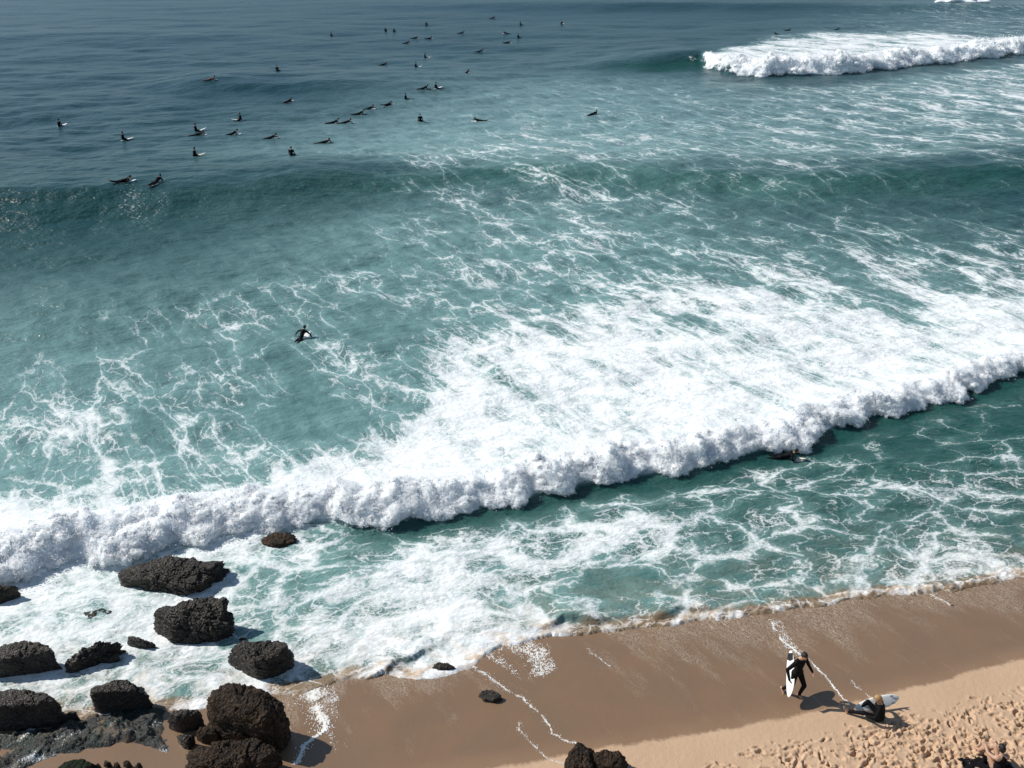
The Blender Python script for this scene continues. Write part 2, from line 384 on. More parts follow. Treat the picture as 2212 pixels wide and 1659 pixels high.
# ------------------------------------------------------------------ materials
def water_material():
    k = NT('sea_water'); k.dim = '2D'
    P = k.pos()
    c1 = k.sep(k.attr('wa', 'Vector')); c2 = k.sep(k.attr('wb', 'Vector'))
    foam, milk, green = c1[0], c1[1], c1[2]; sandy, front, fleck = c2[0], c2[1], c2[2]; fleck_near = k.attr('wn')
    # streaked frame behind the surf, even frame in front of it
    xb = k.vmath('DOT_PRODUCT', P, (.84, .54, 0)); yb = k.math('MULTIPLY', k.vmath('DOT_PRODUCT', P, (.54, -.84, 0)), .42)
    xf = k.vmath('DOT_PRODUCT', P, (.62, .14, 0)); yf = k.vmath('DOT_PRODUCT', P, (-.18, .95, 0))
    V = k.mixv(front, k.comb(xb, yb), k.comb(xf, yf))
    w1 = k.vmath('SCALE', k.vmath('SUBTRACT', k.noise(V, .55, 2, .5, col=True), (.5, .5, .5)), scale=2.1)
    w2 = k.vmath('SCALE', k.vmath('SUBTRACT', k.noise(V, 2.3, 3, .6, col=True), (.5, .5, .5)), scale=.62)
    w3 = k.vmath('SCALE', k.vmath('SUBTRACT', k.noise(P, 9.0, 2, .6, col=True), (.5, .5, .5)), scale=.12)
    V1 = k.vmath('ADD', k.vmath('ADD', V, w1), k.vmath('ADD', w2, w3))
    V1 = k.vmath('MULTIPLY', V1, (1, 1, 0))
    patch = k.noise(V, .30, 3, .55); patch2 = k.noise(P, 1.1, 3, .6)
    pm = k.math('ADD', k.math('MULTIPLY', k.math('SUBTRACT', patch, .5), k.mixf(front, 3.0, 2.9)), k.math('MULTIPLY', k.math('SUBTRACT', patch2, .5), 1.3))
    d = k.math('MULTIPLY', foam, k.math('ADD', 1.0, k.math('MULTIPLY', pm, k.mixf(k.ss(foam, .5, .95), 1.0, .30))), clamp=True)
    e1 = k.voro(V1, .55); e2 = k.voro(V1, 1.6); e3 = k.voro(k.vmath('ADD', V1, w2), 4.4)
    fine = k.noise(P, 15, 3, .7); fine2 = k.noise(V1, 4.6, 4, .62)
    rag = k.math('MULTIPLY', k.math('SUBTRACT', k.math('ADD', fine, fine2), 1.0), .16)     # ragged edges
    wd = k.math('POWER', d, 2.7)
    l1 = k.ss(k.math('ADD', e1, k.math('MULTIPLY', rag, .55)), k.math('MULTIPLY', wd, .03), k.math('MULTIPLY_ADD', wd, .58, .012), 1, 0)
    l2 = k.math('MULTIPLY', k.ss(k.math('ADD', e2, rag), k.math('MULTIPLY', wd, .02), k.math('MULTIPLY_ADD', wd, .52, .016), 1, 0), k.ss(d, .22, .5, 0, .9))
    l3 = k.math('MULTIPLY', k.ss(k.math('ADD', e3, rag), 0.0, k.math('MULTIPLY_ADD', wd, .5, .02), 1, 0), k.ss(d, .35, .75, 0, .8))
    lace = k.math('MAXIMUM', k.math('MULTIPLY', l1, k.ss(d, .04, .32)), k.math('MAXIMUM', l2, l3))
    brk = k.ss(k.math('ADD', k.math('MULTIPLY', fine, .45), k.math('MULTIPLY', fine2, .6)), k.mixf(d, .47, .14), k.mixf(d, .70, .48))
    lace = k.math('MULTIPLY', lace, brk)
    # closed foam: froth with holes and thin places
    Pi = k.vmath('ADD', k.vmath('MULTIPLY', P, (.72, 1, 0)), k.vmath('SCALE', k.vmath('SUBTRACT', k.noise(P, 1.4, 3, .6, col=True), (.5, .5, .5)), scale=.9))
    fine3 = k.noise(Pi, 4.2, 4, .62)
    froth = k.ss(k.math('ADD', k.math('MULTIPLY', fine3, .7), k.math('MULTIPLY', d, .95)), .96, 1.26)
    hole = k.ss(k.math('ADD', k.noise(Pi, .95, 4, .55), k.math('MULTIPLY', d, .55)), .85, .985)
    thin = k.ss(k.math('ADD', k.math('MULTIPLY', k.noise(Pi, 2.4, 4, .65), .8), k.math('MULTIPLY', fine, .18)), .30, .56, .6, 1.0)
    solid = k.math('MULTIPLY', k.math('MULTIPLY', froth, hole), k.mixf(fleck_near, thin, 1.0))
    mask = k.math('MAXIMUM', k.math('MULTIPLY', lace, k.mixf(d, .62, .95)), solid, clamp=True)
    mask = k.math('MULTIPLY', mask, k.ss(foam, .01, .08))
    fl = k.math('MULTIPLY', k.ss(k.math('ADD', k.math('MULTIPLY', k.noise(P, 3.4, 3, .8), .75), k.math('MULTIPLY', patch, .35)), .69, .76), fleck)
    mask = k.math('MAXIMUM', mask, k.math('MULTIPLY', fl, .4))
    # water body
    vary = k.noise(V, .8, 4, .55)
    body = k.mix(green, (.006, .040, .053, 1), (.009, .062, .052, 1))
    halo = k.math('MULTIPLY', k.ss(e1, .0, .34, 1, 0), k.ss(d, .1, .5, 0, .42))
    mk = k.math('MULTIPLY', milk, k.math('MULTIPLY_ADD', k.math('ADD', vary, k.math('MULTIPLY', k.noise(V1, 1.3, 3), .5)), 1.25, .12))
    mk = k.math('ADD', mk, halo, clamp=True)
    body = k.mix(mk, body, k.mix(green, (.165, .285, .295, 1), (.145, .28, .265, 1)))
    body = k.mix(k.math('MULTIPLY', sandy, k.mixf(k.ss(sandy, .5, .95), k.ss(k.noise(V1, 1.6, 3), .25, .75), .94)), body, (.215, .145, .085, 1))
    white = k.mix(k.math('MULTIPLY', sandy, k.ss(k.noise(V1, 2.2, 3), .35, .75)), (.84, .865, .88, 1), (.62, .49, .37, 1))
    col = k.mix(mask, body, white)
    rip = k.comb(k.vmath('DOT_PRODUCT', P, (.55, .12, 0)), k.vmath('DOT_PRODUCT', P, (-.2, .98, 0)))
    h = k.math('MULTIPLY', k.noise(rip, .42, 2, .55), .30)
    h = k.math('ADD', h, k.math('MULTIPLY', k.noise(rip, 1.5, 3, .6), .22))
    h = k.math('ADD', h, k.math('MULTIPLY', k.noise(rip, 5, 3, .62), .03))
    h = k.math('MULTIPLY', h, k.mixf(foam, 1.0, .6))
    h = k.math('ADD', h, k.math('MULTIPLY', k.math('MULTIPLY', k.noise(P, 4, 3, .6), .045), foam))
    k.bump(h, 1.0, .8)
    k.set(Base_Color=col, Roughness=k.mixf(mask, .31, .85), IOR=1.333, Specular_IOR_Level=k.mixf(mask, .42, .12))
    return k.m

def foam_material(name='sea_foam', tint=(.86, .88, .895, 1), sss=.8):
    k = NT(name); P = k.pos()
    n = k.noise(P, 7, 4, .65); n2 = k.noise(P, 26, 3, .6)
    k.bump(k.math('ADD', k.math('MULTIPLY', n, .035), k.math('MULTIPLY', n2, .012)), 1.0, .7)
    k.set(Base_Color=k.mix(k.ss(n, .3, .6), (.76, .80, .82, 1), tint), Roughness=.8, Specular_IOR_Level=.1, Subsurface_Weight=sss, Subsurface_Scale=.35, Subsurface_Radius=(.8, .9, 1.0))
    return k.m

def sand_material():
    k = NT('beach_sand'); k.dim = '2D'; P = k.pos()
    c = k.sep(k.attr('sa', 'Vector')); wet, speck, pool = c[0], c[1], c[2]
    n1 = k.noise(P, .7, 4, .55); n2 = k.noise(P, 6, 4, .6); n3 = k.noise(P, 70, 2, .6)
    wetm = k.ss(k.math('ADD', wet, k.math('MULTIPLY', k.math('SUBTRACT', n2, .5), .12)), .46, .56)
    dry = k.mix(n1, (.48, .33, .215, 1), (.56, .395, .27, 1)); dry = k.mix(k.math('MULTIPLY', n3, .35), dry, (.36, .23, .15, 1))
    damp = k.mix(k.ss(wet, .5, .95), (.26, .165, .10, 1), (.19, .122, .076, 1))
    damp = k.mix(k.math('MULTIPLY', k.ss(n1, .3, .7), .5), damp, (.225, .138, .08, 1))
    col = k.mix(wetm, dry, damp)
    # thin film of receding water carrying grains and bubbles, drawn out down the slope
    fl = k.comb(k.vmath('DOT_PRODUCT', P, (.85, .52, 0)), k.math('MULTIPLY', k.vmath('DOT_PRODUCT', P, (.52, -.85, 0)), .30))
    st = k.noise(fl, 1.7, 3, .55); grain = k.noise(k.vmath('ADD', fl, k.vmath('SCALE', k.noise(P, 5, 2, col=True), scale=.25)), 20, 3, .65)
    g2 = k.noise(P, 34, 2, .6)
    sp = k.math('MULTIPLY', k.ss(k.math('ADD', k.math('MULTIPLY', grain, .6), k.math('MULTIPLY', g2, .4)), .46, .62), k.ss(k.math('ADD', k.math('MULTIPLY', speck, 1.0), k.math('MULTIPLY', k.math('SUBTRACT', st, .5), 1.1)), .25, .85))
    sp = k.math('MULTIPLY', sp, k.ss(speck, .02, .2))
    col = k.mix(k.math('MULTIPLY', sp, .75), col, (.56, .45, .34, 1))
    h = k.math('ADD', k.math('MULTIPLY', n3, .004), k.math('MULTIPLY', n2, k.mixf(wetm, .02, .006)))
    h = k.math('ADD', h, k.math('MULTIPLY', sp, .012))
    k.bump(h, 1.0, .8)
    k.set(Base_Color=col, Roughness=k.mixf(wetm, .95, k.mixf(sp, .26, .6)), Specular_IOR_Level=k.mixf(wetm, .1, .5))
    return k.m

def rock_material(name, dark, light, wet=.5, moss=None, mossamt=0.0):
    k = NT(name); P = k.pos()
    n1 = k.noise(P, 1.6, 5, .6); n2 = k.noise(P, 8, 5, .7); n3 = k.noise(P, 30, 3, .65); v = k.voro(P, 13, 'F1')
    f = k.ss(k.math('ADD', k.math('MULTIPLY', n1, .6), k.math('MULTIPLY', n2, .5)), .42, .78)
    col = k.mix(f, dark + (1,), light + (1,))
    col = k.mix(k.ss(k.math('ADD', n3, k.math('MULTIPLY', n2, .4)), .68, .86, 0, .7), col, (min(1, light[0] * 1.9), min(1, light[1] * 1.9), min(1, light[2] * 2.0), 1))
    if moss:
        nz = k.sep(k.new('ShaderNodeNewGeometry').outputs['Normal'])[2]
        col = k.mix(k.math('MULTIPLY', k.ss(n1, .35, .6), mossamt), col, moss + (1,))
    h = k.math('ADD', k.math('MULTIPLY', n2, .12), k.math('ADD', k.math('MULTIPLY', n3, .03), k.math('MULTIPLY', v, .05)))
    k.bump(h, 1.0, 1.0)
    k.set(Base_Color=col, Roughness=k.mixf(n3, .62 - .36 * wet, .92 - .34 * wet), Specular_IOR_Level=.15 + .28 * wet)
    return k.m

def reef_material():
    k = NT('weedy_reef'); k.dim = '2D'; P = k.pos()
    n1 = k.noise(P, .9, 4, .6, .6); n2 = k.noise(P, 5, 5, .7); n3 = k.noise(P, 22, 3, .7); q = k.comb(k.vmath('DOT_PRODUCT', P, (.35, .35, 0)), k.vmath('DOT_PRODUCT', P, (-.7, .7, 0)))
    n4 = k.noise(q, 2.2, 4, .6)
    col = k.mix(k.ss(n2, .35, .65), (.006, .008, .009, 1), (.035, .036, .030, 1))
    col = k.mix(k.ss(n1, .48, .58), col, k.mix(n3, (.004, .014, .012, 1), (.014, .032, .022, 1)))
    col = k.mix(k.ss(k.math('ADD', n4, k.math('MULTIPLY', n3, .3)), .74, .84, 0, .7), col, (.16, .115, .07, 1))
    col = k.mix(k.ss(k.math('ADD', k.noise(q, 1.3, 3, .6), k.math('MULTIPLY', n3, .55)), .93, 1.0), col, (.75, .77, .77, 1))
    k.bump(k.math('ADD', k.math('MULTIPLY', n2, .08), k.math('MULTIPLY', n3, .04)), 1.0, 1.0)
    k.set(Base_Color=col, Roughness=k.mixf(n2, .2, .6), Specular_IOR_Level=.5)
    return k.m

M_WATER = water_material(); M_FOAM = foam_material(); M_SAND = sand_material()
def mist_material():
    k = NT('spray'); d = k.new('ShaderNodeBsdfDiffuse'); t = k.new('ShaderNodeBsdfTranslucent'); x = k.new('ShaderNodeMixShader'); x.inputs[0].default_value = .68
    n = k.noise(k.pos(), 5, 3, .6); c = k.mix(n, (.90, .91, .92, 1), (.96, .965, .97, 1))
    for q in (d, t): k.link(c, q.inputs['Color'])
    k.link(d.outputs[0], x.inputs[1]); k.link(t.outputs[0], x.inputs[2]); k.link(x.outputs[0], k.n['Material Output'].inputs['Surface']); k.n.remove(k.b)
    return k.m
M_MIST = mist_material()
M_BUB = foam_material('sand_foam', (.86, .82, .76, 1), 0.0)
M_ROCKW = rock_material('wet_dark_rock', (.005, .004, .0035), (.05, .038, .026), 1.0)
M_ROCKB = rock_material('brown_rock', (.006, .004, .003), (.062, .036, .018), .4)
M_ROCKS = reef_material()
M_MOSS = rock_material('moss_rock', (.006, .009, .004), (.014, .024, .008), .2, (.006, .016, .004), .8)
M_SUIT = simple('wetsuit', (.004, .0045, .006), .75, .4, 8, .12)
M_SKIN = simple('skin', (.42, .25, .17), .5, .12, 14)
M_SKINT = simple('tanned_skin', (.30, .16, .10), .5, .12, 14)
M_HAIRD = simple('dark_hair', (.012, .009, .007), .6, .4, 60)
M_HAIRB = simple('blond_hair', (.34, .21, .09), .6, .35, 60)
M_RED = simple('red_cloth', (.13, .025, .025), .7, .2, 8)
M_BOARD = simple('white_board', (.80, .80, .78), .25, .04, 5, .5)
M_BOARDY = simple('cream_board', (.62, .58, .47), .3, .06, 5, .5)
M_BOARDK = simple('dark_board', (.02, .025, .03), .35, .2, 5, .5)
M_PAD = simple('tail_pad', (.01, .01, .012), .8, .3, 90)
M_TOWEL = simple('black_towel', (.008, .008, .010), .95, .4, 60, .1)
M_WHITEC = simple('white_cloth', (.7, .7, .68), .9, .1, 20)

def ico(sub):
    bm = bmesh.new(); bmesh.ops.create_icosphere(bm, subdivisions=sub, radius=1)
    v = np.array([p.co[:] for p in bm.verts]); f = np.array([[q.index for q in t.verts] for t in bm.faces]); bm.free(); return v, f
ICO = {s: ico(s) for s in (2, 3, 4, 5, 6, 7)}


# ------------------------------------------------------------------ sea
def build_sea():
    vr = np.concatenate([[-140, -120, -100, -85, -70, -60, -52, -46, -40], np.arange(-36, 0, 3.0), np.arange(0, 420, 2.0), np.arange(420, 1580, 2.6), [1590, 1610, 1640]])
    uc = np.concatenate([np.linspace(-1500, -220, 42), np.arange(-200, 2410, 3.15), np.linspace(2430, 3700, 42)])
    yr = np.array([un(CX, v)[1] for v in vr]); sc = np.array([un(CX + 1, v)[0] for v in vr])
    X = (uc[None, :] - CX) * sc[:, None]; Y = np.repeat(yr[:, None], len(uc), 1)
    dy = np.abs(np.gradient(yr)); sp = np.repeat(np.maximum(dy * .55, sc * 2.9)[:, None], len(uc), 1)
    Z = wz(X.ravel(), Y.ravel(), sp.ravel())
    a1, a2, a3 = water_attrs(X.ravel(), Y.ravel())
    V = np.stack([X.ravel(), Y.ravel(), Z], -1)
    o = mesh_np('sea', V, grid_faces(len(vr), len(uc))[:, ::-1], M_WATER, True, {'wa': a1, 'wb': a2, 'wn': a3})
    return tag(o, kind='structure')
sea = build_sea()

def build_bore(name, pts, label, H, T, s_sp, t_n, seed, bill, amp, u_rng, z_line=0.0, lead=None):
    """rolling white water: a lumpy roll of foam that follows a wave front"""
    xs, ys = line_world(pts, z_line)
    o = np.argsort(xs); xs, ys = xs[o], ys[o]
    xd = np.linspace(xs[0], xs[-1], 6000); yd = np.interp(xd, xs, ys)
    ker = np.hanning(81); ker /= ker.sum(); yp = np.convolve(np.pad(yd, 40, mode='edge'), ker, 'valid'); yd = yp
    L = np.concatenate([[0], np.cumsum(np.hypot(np.diff(xd), np.diff(yd)))])
    u, _ = pix(xd, yd); ok = (u > u_rng[0]) & (u < u_rng[1]); L0, L1 = L[ok].min(), L[ok].max()
    s = np.arange(L0, L1, s_sp); x = np.interp(s, L, xd); y = np.interp(s, L, yd)
    tx, ty = np.gradient(x), np.gradient(y); n = np.hypot(tx, ty); tx, ty = tx / n, ty / n
    nx, ny = ty, -tx                                     # towards the shore
    uu, _ = pix(x, y)
    Hs = np.interp(uu, [p[0] for p in H], [p[1] for p in H]); Ts = np.interp(uu, [p[0] for p in T], [p[1] for p in T])
    Hs = Hs * (1 + .45 * perlin2(s / (bill * 6.5), s * 0 + 8, seed + 9) + .38 * perlin2(s / (bill * 2.9), s * 0, seed + 1))
    fwd = bill * 1.0 * perlin2(s / (bill * 3.4), s * 0 + 4, seed + 3) + bill * .55 * perlin2(s / (bill * 1.5), s * 0 + 9, seed + 4)
    pt = np.array([-.06, -.08, -.02, .09, .22, .38, .56, .76, 1.0, 1.25, 1.6]); pz = np.array([-.14, .06, .26, .46, .66, .84, .95, .80, .50, .22, -.12])
    q = np.linspace(0, 1, 400); qq = np.linspace(0, 1, len(pt)); 
    ct, cz = np.interp(q, qq, pt), np.interp(q, qq, pz)
    kk = np.hanning(41); kk /= kk.sum(); ct = np.convolve(np.pad(ct, 20, mode='edge'), kk, 'valid'); cz = np.convolve(np.pad(cz, 20, mode='edge'), kk, 'valid')
    arc = np.concatenate([[0], np.cumsum(np.hypot(np.diff(ct) * 2.0, np.diff(cz)))]); q2 = np.interp(np.linspace(0, arc[-1], t_n), arc, np.arange(400))
    ct = np.interp(q2, np.arange(400), ct); cz = np.interp(q2, np.arange(400), cz); ca = np.interp(q2, np.arange(400), arc)
    Tm = ct[None] * Ts[:, None] - fwd[:, None] * (1 - ct[None] / 1.6); Zm = cz[None] * Hs[:, None]
    X = x[:, None] - nx[:, None] * Tm; Y = y[:, None] - ny[:, None] * Tm
    Z = wz(X.ravel(), Y.ravel(), np.full(X.size, s_sp * 3)).reshape(X.shape) + Zm
    # billows along the outward direction
    SS = np.repeat(s[:, None], t_n, 1); AA = np.cumsum(np.hypot(np.gradient(ct)[None] * Ts[:, None], np.gradient(cz)[None] * Hs[:, None]), 1)
    gx = .45 * bill * perlin2(SS / bill * .7, AA / bill * .7, seed + 5); gy = .45 * bill * perlin2(SS / bill * .7, AA / bill * .7, seed + 6)
    D = .9 * perlin2(SS / (bill * 2.0), AA / (bill * 1.4), seed + 7) + .6 * perlin2(SS / (bill * .9), AA / (bill * .8), seed + 8)
    for sc_, am, sd_ in ((1.0, 1.0, 11), (.52, .62, 12), (.26, .36, 13), (.12, .17, 14)):
        w = worley2((SS + gx) / (bill * sc_), (AA + gy) / (bill * sc_), seed + sd_)
        D = D + am * (np.sqrt(np.maximum(0, 1.05 - w * w)) - .62)
    fade = sstep(0, .05, np.linspace(0, 1, t_n)) * sstep(1.0, .55, np.linspace(0, 1, t_n)); fade = .25 * (fade > 0) * fade + .75 * fade
    ends = sstep(0, lead or 1.2 * bill, s - s[0]) * sstep(0, 1.2 * bill, s[-1] - s)
    dzt = np.gradient(cz) ; dtt = np.gradient(ct); nl = np.hypot(dzt, dtt) + 1e-9
    on = (-dzt / nl)[None]; oz = (dtt / nl)[None]          # outward (along t, along z)
    A = amp * bill * D * fade[None] * ends[:, None]
    X = X - nx[:, None] * on * A; Y = Y - ny[:, None] * on * A; Z = Z + oz * A + .30 * A
    Z = Z - (1 - ends[:, None]) * Hs[:, None] * 1.3
    V = np.stack([X.ravel(), Y.ravel(), Z.ravel()], -1)
    o = mesh_np(name, V, grid_faces(len(s), t_n), M_FOAM, True)
    tag(o, label, 'whitewater', kind='stuff')
    return X, Y, Z, np.clip(ends * Hs, .05, 9)

def puffs(name, G, n, rad, sub, jmax, label, seed):
    """billowing lumps of foam sitting in the roll"""
    X, Y, Z, E = G; r_ = np.random.default_rng(seed)
    i = r_.integers(3, X.shape[0] - 3, n); j = (r_.beta(1.0, 1.25, n) * jmax).astype(int) + 1
    R = rad[0] * (rad[1] / rad[0]) ** (r_.uniform(0, 1, n) ** 1.6) * np.clip(E[i] / np.median(E), .12, 1.15)
    C = np.stack([X[i, j], Y[i, j], Z[i, j]], -1) + r_.normal(0, .22, (n, 3)) * R[:, None] - np.array([0, 0, .25]) * R[:, None]
    v, f = ICO[sub]; N = len(v)
    Q = (v[None] + C[:, None] * 3.1).reshape(-1, 3)
    dsp = 1 + .42 * perlin3(Q * 1.5, seed) + (.26 * perlin3(Q * 3.4, seed + 1) if sub > 2 else .2 * perlin3(Q * 3, seed + 1))
    st = r_.uniform(.75, 1.3, (n, 1, 3)) * np.array([1.15, 1.0, .82])
    P = C[:, None] + (v[None] * dsp.reshape(n, N, 1)) * R[:, None, None] * st
    Fc = (f[None] + N * np.arange(n)[:, None, None]).reshape(-1, 3)
    C_ = C.copy(); S = C[:, None] + (P - C[:, None]) * .80
    tag(mesh_np(name, S.reshape(-1, 3), Fc, M_FOAM, True), label, 'whitewater', kind='stuff')
    return P, C_

_GN = {}
def droplets(name, P, R, mat, label, cat, flat=1.0):
    """many small drops or bubbles: one cloud of little balls"""
    me = bpy.data.meshes.new(name); P = np.asarray(P, np.float32); me.vertices.add(len(P)); me.vertices.foreach_set('co', P.ravel())
    at = me.attributes.new('rad', 'FLOAT', 'POINT'); at.data.foreach_set('value', np.asarray(R, np.float32)); me.materials.append(mat); me.update()
    o = bpy.data.objects.new(name, me); COL.objects.link(o)
    if mat.name not in _GN:
        g = bpy.data.node_groups.new('drops', 'GeometryNodeTree')
        g.interface.new_socket('Geometry', in_out='INPUT', socket_type='NodeSocketGeometry'); g.interface.new_socket('Geometry', in_out='OUTPUT', socket_type='NodeSocketGeometry')
        gi, go = g.nodes.new('NodeGroupInput'), g.nodes.new('NodeGroupOutput'); mp = g.nodes.new('GeometryNodeMeshToPoints'); na = g.nodes.new('GeometryNodeInputNamedAttribute'); na.data_type = 'FLOAT'
        na.inputs[0].default_value = 'rad'; sm = g.nodes.new('GeometryNodeSetMaterial'); sm.inputs['Material'].default_value = mat
        g.links.new(gi.outputs[0], mp.inputs[0]); g.links.new(na.outputs[0], mp.inputs['Radius']); g.links.new(mp.outputs[0], sm.inputs[0]); g.links.new(sm.outputs[0], go.inputs[0]); _GN[mat.name] = g
    o.modifiers.new('drops', 'NODES').node_group = _GN[mat.name]
    return tag(o, label, cat, kind='stuff')

def mist(name, G, P, n, r0, spread, jmax, label, seed):
    """froth and spray clinging to the roll and its billows, thinning outwards"""
    X, Y, Z, E = G; r_ = np.random.default_rng(seed); n1 = int(n * .45); n2 = n - n1
    i = r_.integers(2, X.shape[0] - 2, n1); j = (r_.beta(1.0, 1.15, n1) * jmax).astype(int)
    A = np.stack([X[i, j], Y[i, j], Z[i, j]], -1); h = np.clip(E[i] / np.median(E), .25, 1.2)
    A = A + np.stack([r_.normal(0, 1, n1), r_.normal(0, 1, n1) - .3, np.abs(r_.normal(0, 1, n1))], -1) * (spread * r_.exponential(.6, n1) * h)[:, None]
    pn, N = P[0].shape[0], P[0].shape[1]; a = r_.integers(0, pn, n2); b = r_.integers(0, N, n2)
    C = P[1][a]; Q = P[0][a, b]; d = Q - C; l = np.linalg.norm(d, axis=1, keepdims=True); B = C + d * (.86 + (spread * r_.exponential(.35, n2))[:, None] / l) + r_.normal(0, 1, (n2, 3)) * (l * .09)
    V = np.concatenate([A, B]); R = r0 * r_.uniform(.45, 1.3, n)
    return droplets(name, V, R, M_MIST, label, 'spray')

bx_, by_, bz_, bh_ = build_bore('breaking_wave', BORE, 'long roll of white water breaking towards the beach across the whole picture',
    [(-300,.50),(0,.50),(400,.48),(800,.46),(1300,.43),(1700,.40),(2212,.38),(2600,.36)], [(-300,1.9),(300,1.8),(700,1.6),(1200,1.4),(1700,1.15),(2300,1.0)],
    .052, 84, 300, .70, .36, (-260, 2480))
GB_ = (bx_, by_, bz_, bh_)
PA = puffs('foam_billows', GB_, 1050, (.08, .23), 3, 50, 'large billows of foam tumbling in the long white roll', 900)
PB = puffs('foam_billows', GB_, 3000, (.04, .11), 2, 56, 'small curds of foam all over the long white roll', 910)
mist('wave_spray', GB_, PA, 460000, .0155, .06, 72, 'white froth and fine spray over the long white roll', 940)
mist('wave_spray', GB_, PB, 140000, .012, .045, 60, 'loose drops flying off the small foam curds of the long roll', 941)
fx_, fy_, fz_, fh_ = build_bore('breaking_wave', [(a, b + 2) for a, b in FARB], 'far white breaker with a green unbroken shoulder at its left end',
    [(1500,.30),(1540,.7),(1650,1.1),(1900,1.0),(2212,.9),(2500,.9)], [(1500,1.5),(1600,4.0),(1900,4),(2500,4)], .14, 80, 400, 1.6, .40, (1490, 2480), lead=11.0)
GF_ = (fx_, fy_, fz_, fh_)
PC = puffs('foam_billows', GF_, 480, (.25, .75), 3, 50, 'large billows of foam in the far white breaker', 920)
mist('wave_spray', GF_, PC, 110000, .055, .22, 60, 'white froth and spray over the far white breaker', 942)
build_bore('breaking_wave', [(1960,16),(2005,18),(2050,21),(2100,21),(2150,18),(2200,17)], 'tiny white crest cut by the top edge of the picture', [(2000,.7),(2075,1.3),(2150,.7)], [(2000,4),(2150,4)], .4, 40, 500, 3.0, .32, (2008, 2145))

# ------------------------------------------------------------------ beach
WETL = [(-800,1900),(0,1800),(700,1720),(1050,1662),(1190,1640),(1330,1612),(1450,1596),(1600,1572),(1800,1530),(1900,1506),(2000,1480),(2100,1452),(2212,1425),(2600,1350),(3300,1260)]
ROUGHL = [(1100,1740),(1300,1700),(1480,1659),(1700,1612),(1800,1592),(1880,1568),(1950,1556),(2010,1545),(2100,1522),(2212,1497),(2600,1420),(3300,1330)]
def lfn_g(pts):
    w = np.array([ung(u, v) for u, v in pts]); return lambda x: np.interp(x, w[:, 0], w[:, 1])
wet_y = lfn_g(WETL); rough_y = lfn_g(ROUGHL)

def build_sand():
    xs = np.concatenate([np.arange(-34, 1.0, .11), np.arange(1.0, 20.5, .029), np.arange(20.5, 40, .15)])
    ys = np.concatenate([np.arange(2, 14.2, .25), np.arange(14.2, 20.9, .029), np.arange(20.9, 32, .16)])
    X, Y = np.meshgrid(xs, ys); x, y = X.ravel(), Y.ravel()
    z = gz(x, y)
    rz = rough_y(x) - y                                  # > 0 on the trampled sand
    z = z + (.02 * fbm2(x * .8, y * .8, 3, 61) + .02 * fbm2(x * 3.5, y * 3.5, 3, 66)) * sstep(-.3, 1, rz)
    Zg = z.reshape(X.shape)
    # footprints: pits with raised rims pressed in one after another
    r2 = np.random.default_rng(11)
    N = 13000
    fx = r2.uniform(-3, 21, N); dd = r2.uniform(0, 1, N) ** .75 * 7.0 - .35
    fy = rough_y(fx) - dd
    keep = (fy > 13.0) & (dd > -.3 + .45 * np.abs(r2.normal(0, .6, N)) * (dd < .5)); fx, fy, dd = fx[keep], fy[keep], dd[keep]
    kk = perlin2(fx * .9, fy * .9, 67) + .5 * perlin2(fx * 2.1, fy * 2.1, 68) > r2.uniform(-.9, .5, len(fx)); fx, fy, dd = fx[kk], fy[kk], dd[kk]
    WX = .05 * perlin2(x * 6, y * 6, 62).reshape(X.shape) + .02 * perlin2(x * 15, y * 15, 64).reshape(X.shape); WY = .05 * perlin2(x * 6, y * 6, 63).reshape(X.shape) + .02 * perlin2(x * 15, y * 15, 65).reshape(X.shape)
    for cx_, cy_, d0 in zip(fx, fy, dd):
        a = r2.uniform(0, math.pi) if r2.random() < .25 else r2.normal(.2, .45)
        sc_ = math.exp(r2.normal(0, .35)); la, lb = r2.uniform(.075, .15) * sc_, r2.uniform(.038, .056) * sc_; dep = r2.uniform(.04, .095) * (1 if d0 > .35 else .6)
        x0, x1 = np.searchsorted(xs, (cx_ - .36, cx_ + .36)); y0, y1 = np.searchsorted(ys, (cy_ - .36, cy_ + .36))
        if x1 - x0 < 3 or y1 - y0 < 3: continue
        sx, sy = X[y0:y1, x0:x1] - cx_ + WX[y0:y1, x0:x1], Y[y0:y1, x0:x1] - cy_ + WY[y0:y1, x0:x1]
        ca, sa = math.cos(a), math.sin(a)
        r = np.sqrt(((sx * ca + sy * sa) / la) ** 2 + ((-sx * sa + sy * ca) / lb) ** 2)
        Zg[y0:y1, x0:x1] += -dep * sstep(1.05, .45, r) + dep * .32 * np.exp(-((r - 1.3) / .3) ** 2)
    # soften slightly where very steep, keep crisp rims
    z = Zg.ravel()
    D = y - wet_y(x)
    wet = .5 + np.clip(D / 3.0, -.5, .5) + .0
    wet = np.clip(.5 + D * .55 + .05 * perlin2(x * 1.1, y * 1.1, 71), 0, 1)
    e = shore_y(x) - y; u, v = pix(x, y, z)
    speck = 1.15 * np.exp(-np.maximum(e, 0) / (2.3 + .5 * perlin2(x * .3, y * 0, 72))) * (.55 + .45 * sstep(1250, 1400, u) + .25 * sstep(900, 650, u)) * sstep(480, 640, u)
    speck = speck * (.75 + .5 * perlin2(x * .5, y * .3, 73))
    a = np.stack([wet, np.clip(speck, 0, 1), np.zeros_like(wet), np.ones_like(wet)], -1)
    o = mesh_np('beach', np.stack([x, y, z], -1), grid_faces(len(ys), len(xs)), M_SAND, True, {'sa': a})
    tag(o, kind='structure')
    return xs, ys, Zg
sxs, sys_, SZ = build_sand()
def sand_z(x, y):
    i = np.clip(np.searchsorted(sxs, x) - 1, 0, len(sxs) - 2); j = np.clip(np.searchsorted(sys_, y) - 1, 0, len(sys_) - 2)
    return SZ[j, i]

